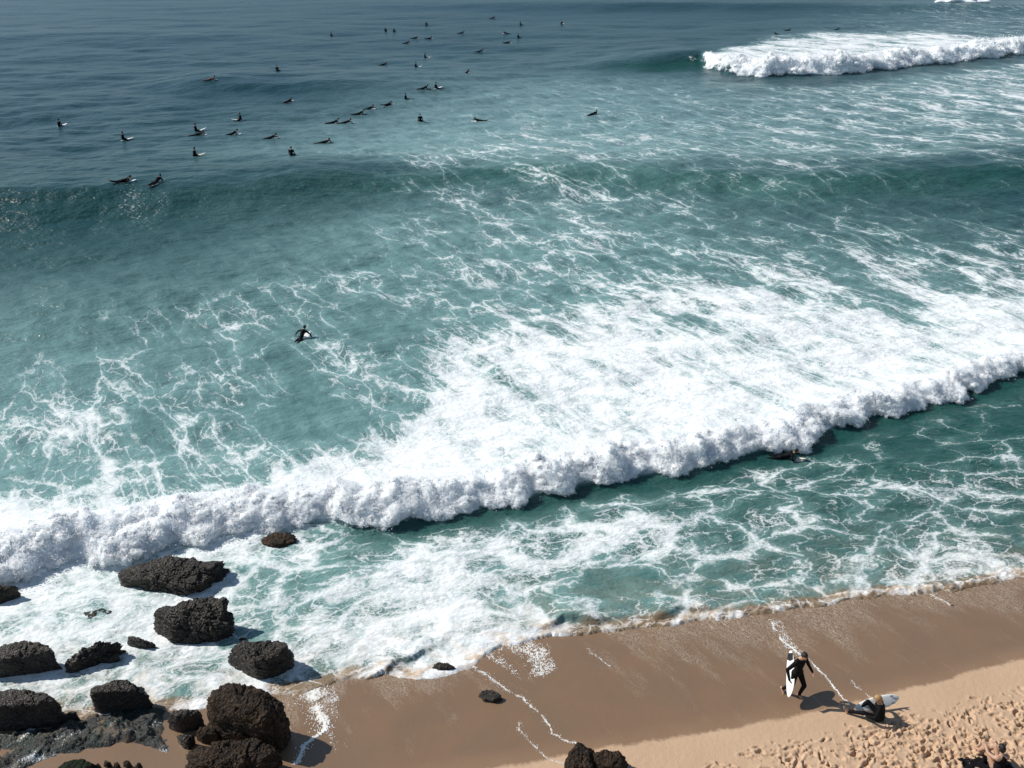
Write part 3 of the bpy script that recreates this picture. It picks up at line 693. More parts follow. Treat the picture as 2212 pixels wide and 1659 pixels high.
# foam left on the sand by the last wave
def foam_patch(poly, n, label, r=(.005, .014)):
    """lacy sheet of bubbles inside an outline"""
    w = np.array([ung(u, v)[:2] for u, v in poly]); lo, hi = w.min(0), w.max(0); p = rng.uniform(lo, hi, (n, 2)); x, y = p[:, 0], p[:, 1]
    ins = np.zeros(n, bool); ed = np.full(n, 9.0)
    for a, b in zip(w, np.roll(w, -1, 0)):
        ins ^= ((a[1] > y) != (b[1] > y)) & (x < (b[0] - a[0]) * (y - a[1]) / (b[1] - a[1] + 1e-12) + a[0]); ab = b - a
        t = np.clip(((x - a[0]) * ab[0] + (y - a[1]) * ab[1]) / (ab @ ab), 0, 1); ed = np.minimum(ed, np.hypot(x - a[0] - t * ab[0], y - a[1] - t * ab[1]))
    rd = np.minimum(np.abs(perlin2(x * 3.1, y * 3.1, 96)) * 1.5, np.abs(perlin2(x * 6.5, y * 6.5, 97)))
    pat = sstep(-.35, .35, perlin2(x * 1.3 + y * .7, (y - x * .6) * .6, 98) + .5 * perlin2(x * 4, y * 4, 99))
    k = ins & (rng.uniform(0, 1, n) < pat * (.10 + .9 * np.exp(-(rd / .07) ** 2)) * sstep(0, .25, ed + .12 * perlin2(x * 3, y * 3, 94) + .05))
    x, y = x[k], y[k]; droplets('foam_patch', np.stack([x, y, gz(x, y) + .003], -1), rng.uniform(*r, len(x)), M_BUB, label, 'foam', .4)

def trail(pts, width, n, label, r=(.004, .011), taper=True):
    w = np.array([ung(u, v) for u, v in pts]); L = np.concatenate([[0], np.cumsum(np.hypot(*np.diff(w[:, :2], axis=0).T))])
    t = rng.uniform(0, 1, n) ** 1.15 * L[-1]
    clump = perlin2(t * 2.6, t * 0, len(pts)) + .5 * perlin2(t * 7, t * 0 + 5, 3); keep = rng.uniform(-.75, .8, n) < clump; t = t[keep]; n = len(t)
    x = np.interp(t, L, w[:, 0]); y = np.interp(t, L, w[:, 1])
    wd = width * ((1.15 - .85 * t / L[-1]) if taper else 1.0)
    wig = .07 * perlin2(t * 2.2, t * 0 + 2, 91) + .04 * perlin2(t * 6, t * 0, 92)
    off = rng.normal(0, .34, n) * wd * rng.choice([.6, 1.2, 3.0], n, p=[.45, .35, .20]) + wig
    x = x + off * .9 + rng.normal(0, .008, n); y = y + off * .55 + rng.normal(0, .012, n)
    rd = np.abs(perlin2(x * 7, y * 7, 95)); kp = (rng.uniform(0, 1, n) < np.exp(-(rd / .16) ** 2) + .12) | ((np.abs(off - wig) < .014) & (rng.uniform(0, 1, n) < .6)); x, y, n = x[kp], y[kp], int(kp.sum())
    P = np.stack([x, y, gz(x, y) + .003], -1)
    droplets('foam_streak', P, rng.uniform(*r, n), M_BUB, label, 'foam', .4)
trail([(1668,1345),(1690,1385),(1722,1408),(1758,1436),(1785,1462),(1805,1490),(1822,1508),(1836,1523)], .07, 5200, 'white foam streak on wet sand passing behind the walking surfer')
foam_patch([(1655,1335),(1690,1340),(1715,1385),(1760,1432),(1735,1425),(1690,1395)], 9000, 'broad foam patch on wet sand where the walking surfer\'s streak begins')
trail([(1840,1470),(1868,1500),(1900,1515),(1925,1528)], .06, 420, 'faint dotted foam line above the seated surfer\'s head')
trail([(1022,1440),(1060,1465),(1095,1490),(1130,1510),(1165,1540),(1185,1565),(1195,1585),(1225,1602),(1250,1606)], .09, 5600, 'white foam streak running down wet sand to the rock at the bottom edge')
foam_patch([(1040,1398),(1120,1384),(1180,1378),(1200,1415),(1206,1445),(1185,1462),(1125,1470),(1108,1458),(1085,1440),(1055,1425)], 42000, 'lacy foam sheet on the sand below the small curling wave')
trail([(1120,1560),(1128,1585),(1150,1608),(1185,1640),(1230,1655)], .07, 1100, 'thin broken foam line left of the rock at the bottom edge')
trail([(680,1490),(682,1520),(690,1545),(706,1565),(700,1580),(672,1598),(655,1612),(640,1650)], .24, 14000, 'thick white foam trickle curling beside the big boulder\'s shadow', r=(.009, .022))
foam_patch([(630,1498),(720,1480),(735,1510),(725,1550),(700,1560),(665,1555),(640,1530)], 22000, 'spread foam at the top of the curling trickle')
foam_patch([(690,1570),(712,1572),(760,1618),(815,1665),(770,1668),(725,1625)], 9000, 'spotted foam fan below the curling trickle')
trail([(2010,1284),(2035,1296),(2052,1308)], .14, 900, 'short foam tail behind the small stone near the right edge')
trail([(1270,1400),(1290,1420),(1318,1440)], .05, 500, 'short thin foam scratch on the sand under the swash edge')

# ------------------------------------------------------------------ rocks
def hull_planes(pts):
    bm = bmesh.new()
    for p in pts: bm.verts.new(p)
    r = bmesh.ops.convex_hull(bm, input=bm.verts)
    c = np.mean(pts, 0); pl = []
    for f in bm.faces:
        f.normal_update(); n = np.array(f.normal[:]); d = n @ (np.array(f.verts[0].co[:]) - c)
        if d < 0: n, d = -n, -d
        if d > 1e-4: pl.append((*n, d))
    bm.free(); return c, np.array(pl)

def rock(name, up, lo, h, mat, label, z0=0.0, ff=.75, sub=5, rough=1.0, seed=0, group=None, sharp=26, inset=.12):
    """up: picture outline of the top edge, lo: of the foot; h: height"""
    top = np.array([un(u, v, z0 + h * w) for u, v, w in [(p + (1.0,))[:3] for p in up]])
    foot = np.array([un(u, v, z0) for u, v in lo])
    c2 = np.concatenate([top, foot])[:, :2].mean(0)
    pts = list(top) + [np.array([t[0], t[1], z0 - .35]) for t in top] + [np.array([f[0], f[1], z0 - .35]) for f in foot] + list(foot)
    for f in foot:
        p = f[:2] + (c2 - f[:2]) * inset; pts.append(np.array([p[0], p[1], z0 + h * ff]))
    pts = np.array(pts)
    c, pl = hull_planes(pts)
    v, f = ICO[min(7, sub + 1)]
    dn = v @ pl[:, :3].T
    inv = np.maximum(dn, 1e-6) / pl[None, :, 3]
    r = 1.0 / (np.sum(inv ** sharp, 1) ** (1.0 / sharp))
    P = v * r[:, None]; size = float(np.mean(r))
    rr = np.random.default_rng(1000 + seed)
    for _ in range(9):                                   # broken faces
        nn = rr.normal(0, 1, 3); nn[2] = abs(nn[2]) * .8; nn /= np.linalg.norm(nn); dd = P @ nn; P = P - nn * np.maximum(0, dd - rr.uniform(.87, .97) * dd.max())[:, None]
    q = (P + c) / size
    s3 = seed * 31
    ax_ = np.array([.35, -.2, .92]); lv = (q @ ax_) * 3.2 + .9 * perlin3(q * 1.6, s3 + 7); fr = lv - np.floor(lv)
    nz = .15 * perlin3(q * 1.3, s3) + .10 * perlin3(q * 2.7, s3 + 1) + .07 * (sstep(0, .35, fr) * sstep(1, .8, fr) - .5)
    rid = .5 - np.abs(perlin3(q * np.array([3.4, 3.4, 5.5]), s3 + 2)); nz += .10 * rid
    rid2 = .5 - np.abs(perlin3(q * np.array([8, 8, 12]), s3 + 3)); nz += .075 * rid2
    nz -= .11 * np.exp(-(perlin3(q * np.array([1.9, 1.9, 1.2]), s3 + 8) / .035) ** 2)
    if sub >= 5: nz += .04 * perlin3(q * 17, s3 + 4) + .03 * (.5 - np.abs(perlin3(q * 30, s3 + 5)))
    P = P * (1 + nz * rough)[:, None]
    base = np.array([c[0], c[1], z0])
    o = mesh_np(name, P + (c - base), f, mat, True); o.location = base
    return tag(o, label, 'rock', group)

def zz(x, y): return 1157.8 + y * .3125
def zp(pts): return [((x * .3125), 1157.8 + y * .3125) + tuple(r) for x, y, *r in pts]
G = 'rocks in the surf and on the sand'
rock('surf_rock', zp([(825,270,.7),(860,210),(1050,190),(1130,152),(1300,160),(1430,190),(1480,215,.8),(1585,232,.4)]), zp([(815,300),(900,310),(1060,355),(1200,405),(1330,428),(1420,385),(1450,315),(1570,245)]), .75, M_ROCKW,
     'wide flat pitted rock awash just in front of the white water', 0.0, .55, 6, .9, 1, G)
rock('surf_rock', zp([(1060,560,.6),(1100,530),(1190,490),(1300,472),(1410,440,1.1),(1480,408,1.2),(1540,425,1.15),(1580,505,.9)]), zp([(1045,630),(1085,700),(1190,745),(1300,755),(1500,740),(1620,700),(1615,620)]), 1.0, M_ROCKW,
     'large humped rock in foam behind the squarish one, with a shadow on its right', 0.0, .62, 6, .8, 2, G)
rock('surf_rock', zp([(1590,810,.6),(1640,760),(1700,715),(1800,722),(1900,760),(2005,768,.95)]), zp([(1545,880),(1610,915),(1700,955),(1780,1000),(1900,985),(2010,930),(2020,860)]), 1.0, M_ROCKW,
     'squarish wet rock at the water edge with one square dark face', 0.0, .8, 5, .7, 3, G)
rock('surf_rock', zp([(-120,760),(0,758),(45,732),(130,742),(210,738),(285,716),(360,742),(392,785,.9)]), zp([(-150,980),(10,985),(200,962),(350,915),(402,870)]), .95, M_ROCKW,
     'broad dark rock in foam, second of the left edge rocks from the top', 0.0, .7, 5, .8, 4, G)
rock('surf_rock', zp([(450,880,.5),(540,815,.8),(585,762),(660,742),(735,772,.8),(845,760,.5)]), zp([(425,945),(510,950),(625,912),(650,870),(800,810)]), .7, M_ROCKW,
     'ragged low rock between the left edge rock and the small pointed one', 0.0, .45, 5, 1.1, 5, G)
rock('surf_rock', zp([(650,840,.8),(690,815),(770,805),(815,830,.8)]), zp([(640,865),(690,885),(770,887),(822,855)]), .35, M_ROCKW,
     'small black rock tucked against the right foot of the ragged low rock', 0.0, .7, 4, 1, 6, G)
rock('surf_rock', zp([(880,720,.7),(922,692),(980,712),(1060,752,.4)]), zp([(875,745),(900,768),(1010,785),(1070,765)]), .42, M_ROCKW,
     'small pointed rock alone in foam left of the large humped rock', 0.0, .5, 4, 1, 7, G)
rock('surf_rock', zp([(-150,330),(0,345),(80,345,.8),(130,362,.5)]), zp([(-150,480),(0,470),(45,430),(120,398)]), .6, M_ROCKW,
     'dark rock cut by the left edge just in front of the white water', 0.0, .5, 5, .8, 8, G)
rock('surf_rock', zp([(-150,1100),(-20,1075,.9),(50,1070,.9),(90,1098),(200,1082),(330,1062),(370,1085),(398,1140)]), zp([(-160,1340),(0,1345),(120,1340),(300,1305),(385,1275),(410,1210)]), 1.0, M_ROCKW,
     'big black rock at the left edge beside the weedy reef', 0.02, .85, 5, .7, 9, G)
rock('surf_rock', zp([(655,1100,.8),(690,1030),(760,1005),(930,997),(970,1030),(1015,1065,.9)]), zp([(620,1205),(700,1228),(900,1185),(1020,1135)]), .95, M_ROCKW,
     'black block standing in foam at the back of the weedy reef', 0.03, .9, 5, .6, 10, G)
rock('surf_rock', zp([(430,1245,.8),(490,1203),(535,1225,.9)]), zp([(370,1302),(440,1290),(550,1255)]), .35, M_ROCKW,
     'small smooth black rock leaning against the big black left edge rock', 0.03, .6, 4, .5, 11, G)
rock('boulder', zp([(1392,1050,.95),(1440,1012),(1600,1010),(1710,1006),(1800,1032),(1900,1090,.9),(1980,1135,.8),(1995,1185,.7)]), zp([(1440,1350),(1500,1430),(1640,1480),(1840,1540),(1930,1540),(1975,1480),(1960,1330)]), 1.85, M_ROCKB,
     'biggest boulder, brown topped with a black face and a large shadow on sand', 0.1, .72, 6, .55, 12, G, 18, .05)
rock('boulder', zp([(1330,1458,.8),(1420,1442),(1500,1420),(1640,1396),(1710,1416),(1815,1420),(1830,1480,.9)]), zp([(1300,1600),(1320,1700),(1600,1760),(1850,1700),(1930,1620)]), .85, M_ROCKB,
     'craggy brown rock in front of the biggest boulder, cut by the bottom edge', 0.15, .85, 6, 1.0, 13, G)
rock('surf_rock', zp([(1180,1240,.9),(1220,1206),(1330,1182),(1392,1205,.9)]), zp([(1165,1330),(1250,1365),(1360,1345),(1405,1300)]), .75, M_ROCKW,
     'smooth black rock between the weedy reef and the biggest boulder', 0.05, .85, 5, .45, 14, G)
rock('surf_rock', zp([(1360,1350,.7),(1410,1306),(1465,1320),(1510,1370,.7)]), zp([(1350,1400),(1400,1435),(1480,1435),(1525,1405)]), .55, M_ROCKB,
     'small rounded brown rock at the foot of the biggest boulder', 0.12, .55, 5, .6, 15, G)
rock('surf_rock', zp([(1235,1390,.8),(1290,1368),(1345,1378,.8)]), zp([(1228,1415),(1260,1460),(1305,1482),(1352,1440)]), .42, M_ROCKW,
     'small dark knobbly rock left of the small rounded brown one', 0.12, .6, 4, .9, 16, G)
rock('mossy_rock', zp([(395,1575,.7),(480,1545),(560,1538),(640,1555),(700,1590,.7)]), zp([(370,1640),(450,1690),(640,1690),(730,1630)]), .4, M_MOSS,
     'low mossy green hump cut by the bottom edge near the left corner', 0.2, .8, 5, .5, 17, G)
rock('surf_rock', [(572,1158,.6),(600,1148),(635,1152,.7)], [(565,1176),(600,1184),(643,1172)], .34, M_ROCKB,
     'small brown rock showing at the foot of the white water', -.02, .3, 4, 1.1, 18, G)
rock('beach_rock', [(934,1434,.8),(945,1429),(962,1431),(984,1440,.5)], [(932,1444),(950,1450),(972,1449),(986,1443)], .2, M_ROCKW,
     'small black stone ringed by foam at the swash edge', .04, .6, 4, .6, 19, G)
rock('beach_rock', [(1036,1494,.8),(1050,1488),(1070,1491),(1085,1504,.7)], [(1032,1504),(1046,1516),(1066,1520),(1086,1509)], .24, M_ROCKW,
     'black stone alone on bare wet sand in the middle of the beach', .12, .6, 4, .7, 20, G)
rock('beach_rock', [(1222,1638,.8),(1235,1614),(1252,1605),(1268,1609),(1285,1622,.95)], [(1216,1656),(1235,1680),(1280,1690),(1290,1650)], .62, M_ROCKB,
     'left half of the split brown rock at the bottom edge of the sand', .32, .8, 5, .8, 21, G)
rock('beach_rock', [(1286,1626,.95),(1302,1618),(1320,1619),(1338,1634,.8)], [(1276,1662),(1300,1690),(1345,1680),(1356,1652)], .55, M_ROCKB,
     'right half of the split brown rock at the bottom edge of the sand', .33, .75, 5, .8, 22, G)
rock('beach_stone', [(2048,1307,.8),(2056,1305),(2064,1309,.7)], [(2046,1312),(2056,1316),(2067,1312)], .1, M_ROCKB, 'tiny brown stone at the end of a foam tail near the right edge', .0, .6, 3, .5, 23, G)
rock('beach_stone', [(1440,1489,.8),(1446,1486),(1452,1490,.7)], [(1438,1494),(1446,1497),(1454,1494)], .09, M_ROCKB, 'lone pebble on wet sand at the beach centre', .1, .6, 3, .5, 24, G)
rock('surf_rock', zp([(1650,705,.8),(1675,697),(1700,706,.8)]), zp([(1645,716),(1675,722),(1702,714)]), .14, M_ROCKW, 'black knob of rock at the back of the squarish wet rock', 0.02, .6, 3, .6, 25, G)
rock('surf_rock', [(180,1325,.6),(215,1312),(245,1322,.6)], [(165,1335),(210,1345),(250,1336)], .1, M_ROCKW, 'barely covered rock showing through foam in the left surf', -.03, .3, 4, 1.2, 26, G)
for k_, (u_, v_, w_) in enumerate([(232,1650,16),(252,1653,13),(275,1650,18),(300,1655,14),(212,1656,12)]):
    rock('beach_stone', [(u_ - w_ * .5, v_ - 4, .8), (u_, v_ - 9), (u_ + w_ * .5, v_ - 4, .8)], [(u_ - w_ * .6, v_ + 2), (u_, v_ + 7), (u_ + w_ * .6, v_ + 2)], .16, M_ROCKB,
         ['second', 'third', 'fourth', 'fifth', 'first'][k_] + ' brown stone from the left in the row along the bottom edge', .2, .6, 3, .9, 30 + k_, 'stones along the bottom edge')

def build_reef():
    poly = zp([(-300,1330),(0,1340),(300,1310),(430,1285),(560,1250),(640,1230),(820,1190),(1020,1160),(1110,1170),(1150,1230),(1160,1330),(1185,1420),(1195,1480),(1150,1520),(1080,1480),(950,1455),(850,1440),(770,1480),(600,1492),(420,1530),(330,1560),(200,1620),(0,1720),(-300,1800)])
    w = np.array([ung(u, v)[:2] for u, v in poly])
    x0, y0 = w.min(0); x1, y1 = w.max(0); xs = np.arange(x0 - .1, x1 + .1, .028); ys = np.arange(y0 - .1, y1 + .1, .028)
    X, Y = np.meshgrid(xs, ys); x, y = X.ravel(), Y.ravel()
    inside = np.zeros(x.shape, bool); dist = np.full(x.shape, 9.0)
    for a, b in zip(w, np.roll(w, -1, 0)):
        c = ((a[1] > y) != (b[1] > y)) & (x < (b[0] - a[0]) * (y - a[1]) / (b[1] - a[1] + 1e-12) + a[0]); inside ^= c
        ab = b - a; t = np.clip(((x - a[0]) * ab[0] + (y - a[1]) * ab[1]) / (ab @ ab), 0, 1)
        dist = np.minimum(dist, np.hypot(x - a[0] - t * ab[0], y - a[1] - t * ab[1]))
    sd = np.where(inside, dist, -dist) + .12 * fbm2(x * 2.2, y * 2.2, 3, 81)
    lay = fbm2((x * .7 + y * .7) * .5, (x * -.7 + y * .7) * 2.4, 4, 82)
    z = gz(x, y) - .10 + .20 * sstep(-.12, .35, sd) + sstep(-.05, .4, sd) * (.03 * lay + .17 * fbm2(x * 1.0, y * 1.0, 3, 85) + .11 * np.abs(fbm2(x * 2.1, y * 2.1, 5, 83, .6)) + .012 * perlin2(x * 16, y * 16, 84))
    o = mesh_np('reef', np.stack([x - x.mean(), y - y.mean(), z], -1), grid_faces(len(ys), len(xs)), M_ROCKS, True); o.location = (x.mean(), y.mean(), 0)
    tag(o, 'flat weed covered reef between black rocks in the bottom left corner', 'reef')
    return o
build_reef()

# ------------------------------------------------------------------ people
def capsule(p0, r0, p1, r1, seg=12, rings=5):
    p0, p1 = np.array(p0, float), np.array(p1, float); d = p1 - p0; L = np.linalg.norm(d); d = d / L if L > 1e-6 else np.array([0, 0, 1.0])
    a = np.cross(d, [0, 0, 1.0]); a = a / np.linalg.norm(a) if np.linalg.norm(a) > 1e-3 else np.array([1.0, 0, 0]); b = np.cross(d, a)
    vs = [p0 - d * r0]; th = np.linspace(0, 2 * math.pi, seg, endpoint=False); ring = np.cos(th)[:, None] * a + np.sin(th)[:, None] * b
    for k in range(1, rings + 1):
        f = -math.pi / 2 + k / rings * math.pi / 2; vs.extend(p0 + d * r0 * math.sin(f) + ring * r0 * math.cos(f))
    for k in range(0, rings):
        f = k / rings * math.pi / 2; vs.extend(p1 + d * r1 * math.sin(f) + ring * r1 * math.cos(f))
    vs.append(p1 + d * r1); fs = []; nr = 2 * rings
    for j in range(seg): fs.append((0, 1 + (j + 1) % seg, 1 + j))
    for k in range(nr - 1):
        for j in range(seg):
            q, w = 1 + k * seg, 1 + (k + 1) * seg; fs.append((q + j, q + (j + 1) % seg, w + (j + 1) % seg, w + j))
    last = len(vs) - 1
    for j in range(seg): fs.append((last, 1 + (nr - 1) * seg + j, 1 + (nr - 1) * seg + (j + 1) % seg))
    return vs, fs

def ellipsoid(c, r, rot=None, seg=14):
    v, f = ICO[3]; v = v * np.array(r)
    if rot is not None: v = v @ np.array(rot).T
    return list(v + np.array(c)), [tuple(t) for t in f]

class Body:
    """one continuous skin grown over overlapping limbs"""
    def __init__(s): s.v = []; s.f = []; s.caps = []
    def add(s, vf): 
        o = len(s.v); s.v += [tuple(p) for p in vf[0]]; s.f += [tuple(i + o for i in t) for t in vf[1]]
    def limb(s, tag_, *pr):
        for (p0, r0), (p1, r1) in zip(pr[:-1], pr[1:]):
            s.add(capsule(p0, r0, p1, r1)); s.caps.append((np.array(p0, float), np.array(p1, float), max(r0, r1), tag_))
    def ball(s, tag_, c, r, rot=None):
        s.add(ellipsoid(c, r, rot)); s.caps.append((np.array(c, float), np.array(c, float), float(np.mean(r)), tag_))
    def hand(s, wrist, d, up, side, tag_='skin', sc=1.0, curl=.5):
        """palm with four fingers and a thumb; d = pointing direction, up = back of the hand, side = thumb direction"""
        d, up, side = [np.array(k, float) / np.linalg.norm(k) for k in (d, up, side)]; w = np.array(wrist, float)
        for k in (-1.2, -.4, .4, 1.2):
            b = w + d * .095 * sc + side * k * .021 * sc; s.limb(tag_, (w + side * k * .012 * sc, .017 * sc), (b, .012 * sc))
            ln = (.062, .072, .076, .068)[int(round(k / .8 + 1.5))] * sc
            m = b + (d * (1 - .3 * curl) - up * .55 * curl) * ln * .55; e = m + (d * (1 - .8 * curl) - up * .9 * curl) * ln * .5
            s.limb(tag_, (b, .011 * sc), (m, .0095 * sc), (e, .008 * sc))
        t0 = w + d * .03 * sc + side * .02 * sc; t1 = t0 + (d * .5 + side * .85) * .045 * sc; s.limb(tag_, (t0, .016 * sc), (t1, .012 * sc), (t1 + d * .035 * sc - up * .01, .010 * sc))
    def head(s, c, fwd, up=(0, 0, 1), sc=1.0, tag_='skin'):
        fwd = np.array(fwd, float); fwd /= np.linalg.norm(fwd); up = np.array(up, float); up = up - fwd * (up @ fwd); up /= np.linalg.norm(up); r = np.cross(fwd, up)
        R = np.stack([r, fwd, up], 1); c = np.array(c, float)
        s.ball(tag_, c + up * .02 * sc, (.078 * sc, .098 * sc, .10 * sc), R)
        s.ball(tag_, c + fwd * .035 * sc - up * .055 * sc, (.055 * sc, .055 * sc, .065 * sc), R)
        s.limb(tag_, (c + fwd * .088 * sc + up * .02 * sc, .010 * sc), (c + fwd * .108 * sc - up * .018 * sc, .014 * sc))       # nose
        s.limb(tag_, (c + fwd * .086 * sc - up * .055 * sc - r * .018 * sc, .011 * sc), (c + fwd * .086 * sc - up * .055 * sc + r * .018 * sc, .011 * sc))   # mouth
        for q in (-1, 1):
            s.ball(tag_, c + r * q * .08 * sc - fwd * .005 * sc, (.012 * sc, .02 * sc, .032 * sc), R)                                # ears
            s.limb(tag_, (c + fwd * .085 * sc + up * .032 * sc + r * q * .018 * sc, .010 * sc), (c + fwd * .078 * sc + up * .03 * sc + r * q * .045 * sc, .010 * sc))   # brow
        return c, R
    def foot(s, ankle, d, tag_='skin', up=(0, 0, 1)):
        d = np.array(d, float); d /= np.linalg.norm(d); a = np.array(ankle, float); u = np.array(up, float); sd = np.cross(d, u); sd /= np.linalg.norm(sd)
        heel = a - u * .055 - d * .045; ball_ = a - u * .062 + d * .13
        s.limb(tag_, (a, .042), (heel, .036)); s.limb(tag_, (a, .042), (ball_, .032)); s.limb(tag_, (heel, .033), (ball_ + sd * .02, .028)); 
        for k in (-2, -1, 0, 1, 2):
            s.limb(tag_, (ball_ + sd * k * .018, .02), (ball_ + sd * k * .019 + d * (.055 - abs(k + .5) * .006) - u * .005, .012))
    def build(s, name, mats, voxel=.012):
        me = bpy.data.meshes.new(name + '_raw'); me.from_pydata(s.v, [], s.f); me.update()
        o = bpy.data.objects.new(name + '_raw', me); COL.objects.link(o)
        m = o.modifiers.new('r', 'REMESH'); m.mode = 'VOXEL'; m.voxel_size = voxel
        q = o.modifiers.new('s', 'SMOOTH'); q.factor = .5; q.iterations = 3
        dg = bpy.context.evaluated_depsgraph_get(); ev = o.evaluated_get(dg); out = bpy.data.meshes.new_from_object(ev)
        bpy.data.objects.remove(o); bpy.data.meshes.remove(me); out.name = name
        n = len(out.polygons); c = np.zeros(n * 3); out.polygons.foreach_get('center', c); c = c.reshape(-1, 3)
        best = np.full(n, 9e9); idx = np.zeros(n, np.int32); names = list(mats)
        for p0, p1, r, tg in s.caps:
            ab = p1 - p0; t = np.clip(((c - p0) @ ab) / max(ab @ ab, 1e-9), 0, 1); dd = np.linalg.norm(c - p0 - t[:, None] * ab, axis=1) - r
            k = dd < best; best[k] = dd[k]; idx[k] = names.index(tg)
        out.materials.clear()
        for k in names: out.materials.append(mats[k])
        out.polygons.foreach_set('material_index', idx); out.polygons.foreach_set('use_smooth', np.ones(n, bool)); out.update()
        return out

def hair_mesh(name, c, R, mat, sc=1.0, length=0.0, seed=0, vol=1.0):
    """uneven cap of hair over crown, sides and nape"""
    v, f = ICO[4]; keep = (v[:, 2] > -.15 - .5 * (v[:, 1] < 0) * 1.0 - length * (v[:, 1] < .1)) & ~((v[:, 1] > .35) & (v[:, 2] < .48))
    nz = .09 * perlin3(v * 6 + seed, 3) + .06 * perlin3(v * 14 + seed, 5)
    P = v * np.array([.088, .108, .108]) * sc * vol * (1 + nz)[:, None] + np.array([0, -.006, .024]) * sc
    P[:, 2] -= np.where(v[:, 2] < 0, length * .12 * sc, 0)
    inn = v * np.array([.07, .09, .09]) * sc + np.array([0, -.004, .02]) * sc
    P = np.where(keep[:, None], P, inn)
    P = P @ R.T + c
    return mesh_np(name, P, f, mat, True).data

def person(name, body_mesh, hair, loc, rotz, label, group=None, scale=1.0):
    o = bpy.data.objects.new(name, body_mesh); COL.objects.link(o); o.location = loc; o.rotation_euler = (0, 0, rotz); o.scale = (scale,) * 3
    tag(o, label, 'person', group)
    if hair: 
        h = bpy.data.objects.new('hair', hair); COL.objects.link(h); h.parent = o
    return o

def temp_mesh(me_owner_name):
    for o in list(COL.objects):
        if o.name.startswith(me_owner_name): bpy.data.objects.remove(o)

# board: local x across, y along (nose +y), z up; origin at the middle of the deck's underside
def board_mesh(name, L=1.85, Wd=.50, Th=.062, mat=None, n=36, m=12):
    V = []; t = np.linspace(-1, 1, n)
    for k in t:
        w = Wd / 2 * (1 - abs(k) ** 2.6) ** .62 if k > 0 else Wd / 2 * ((1 - abs(k) ** 3.2) ** .6 * .8 + .2 * (1 - abs(k) ** 1.2) + .10 * (abs(k) ** 6))
        w = max(w, .004); th = Th * (1 - .75 * abs(k) ** 2.4); rk = .11 * max(0, k) ** 2.6 + .035 * max(0, -k) ** 2
        for a in np.linspace(0, 2 * math.pi, m, endpoint=False):
            ca, sa = math.cos(a), math.sin(a)
            V.append((w * np.sign(ca) * abs(ca) ** .8, k * L / 2, rk + th / 2 + th / 2 * np.sign(sa) * abs(sa) ** .75))
    Fc = []
    for i in range(n - 1):
        for j in range(m): Fc.append((i * m + j, i * m + (j + 1) % m, (i + 1) * m + (j + 1) % m, (i + 1) * m + j))
    b0 = len(V); V.append((0, -L / 2, .035 + Th * .1)); V.append((0, L / 2, .11 + Th * .1))
    Q = [tuple(q) for q in Fc] + [(b0, (j + 1) % m, j) for j in range(m)] + [(b0 + 1, (n - 1) * m + j, (n - 1) * m + (j + 1) % m) for j in range(m)]
    me = bpy.data.meshes.new(name); me.from_pydata([tuple(map(float, v)) for v in V], [], Q); me.update()
    for p in me.polygons: p.use_smooth = True
    me.materials.append(mat); return me

def fin_mesh():
    prof = [(0, 0), (.11, 0), (.085, -.03), (.03, -.09), (-.012, -.115), (-.02, -.105), (.0, -.05)]
    V = []; 
    for s_ in (-.004, .004): V += [(s_, y, z) for y, z in prof]
    k = len(prof); Fc = [tuple(range(k)), tuple(range(2 * k - 1, k - 1, -1))] + [(i, (i + 1) % k, k + (i + 1) % k, k + i) for i in range(k)]
    me = bpy.data.meshes.new('fin'); me.from_pydata(V, [], Fc); me.update(); me.materials.append(M_BOARDK); return me
FIN = fin_mesh()
def pad_mesh(L=1.85):
    V = []; Fc = []
    for z in (.058, .072):
        V += [(-.13, -L / 2 + .10, z - .012), (.13, -L / 2 + .10, z - .012), (.165, -L / 2 + .36, z + .004), (0, -L / 2 + .42, z + .008), (-.165, -L / 2 + .36, z + .004)]
    Fc = [(0, 1, 2, 3, 4), (9, 8, 7, 6, 5)] + [(i, 5 + i, 5 + (i + 1) % 5, (i + 1) % 5) for i in range(5)]
    me = bpy.data.meshes.new('tail_pad'); me.from_pydata(V, [], [f[::-1] for f in Fc]); me.update(); me.materials.append(M_PAD); return me
BOARDS = {'w': board_mesh('surfboard', mat=M_BOARD), 'y': board_mesh('surfboard', mat=M_BOARDY), 'k': board_mesh('surfboard', mat=M_BOARDK)}
def surfboard(kind, mat4, label, group=None, parts=True, pad=True):
    o = bpy.data.objects.new('surfboard', BOARDS[kind]); COL.objects.link(o); o.matrix_world = mat4; tag(o, label, 'surfboard', group)
    if parts:
        for px, py in ((0, -.82), (.14, -.66), (-.14, -.66)):
            f = bpy.data.objects.new('fin', FIN); COL.objects.link(f); f.parent = o; f.location = (px, py, .03)
        if not pad: return o
        p = bpy.data.objects.new('tail_pad', PADM); COL.objects.link(p); p.parent = o
    return o
PADM = pad_mesh()

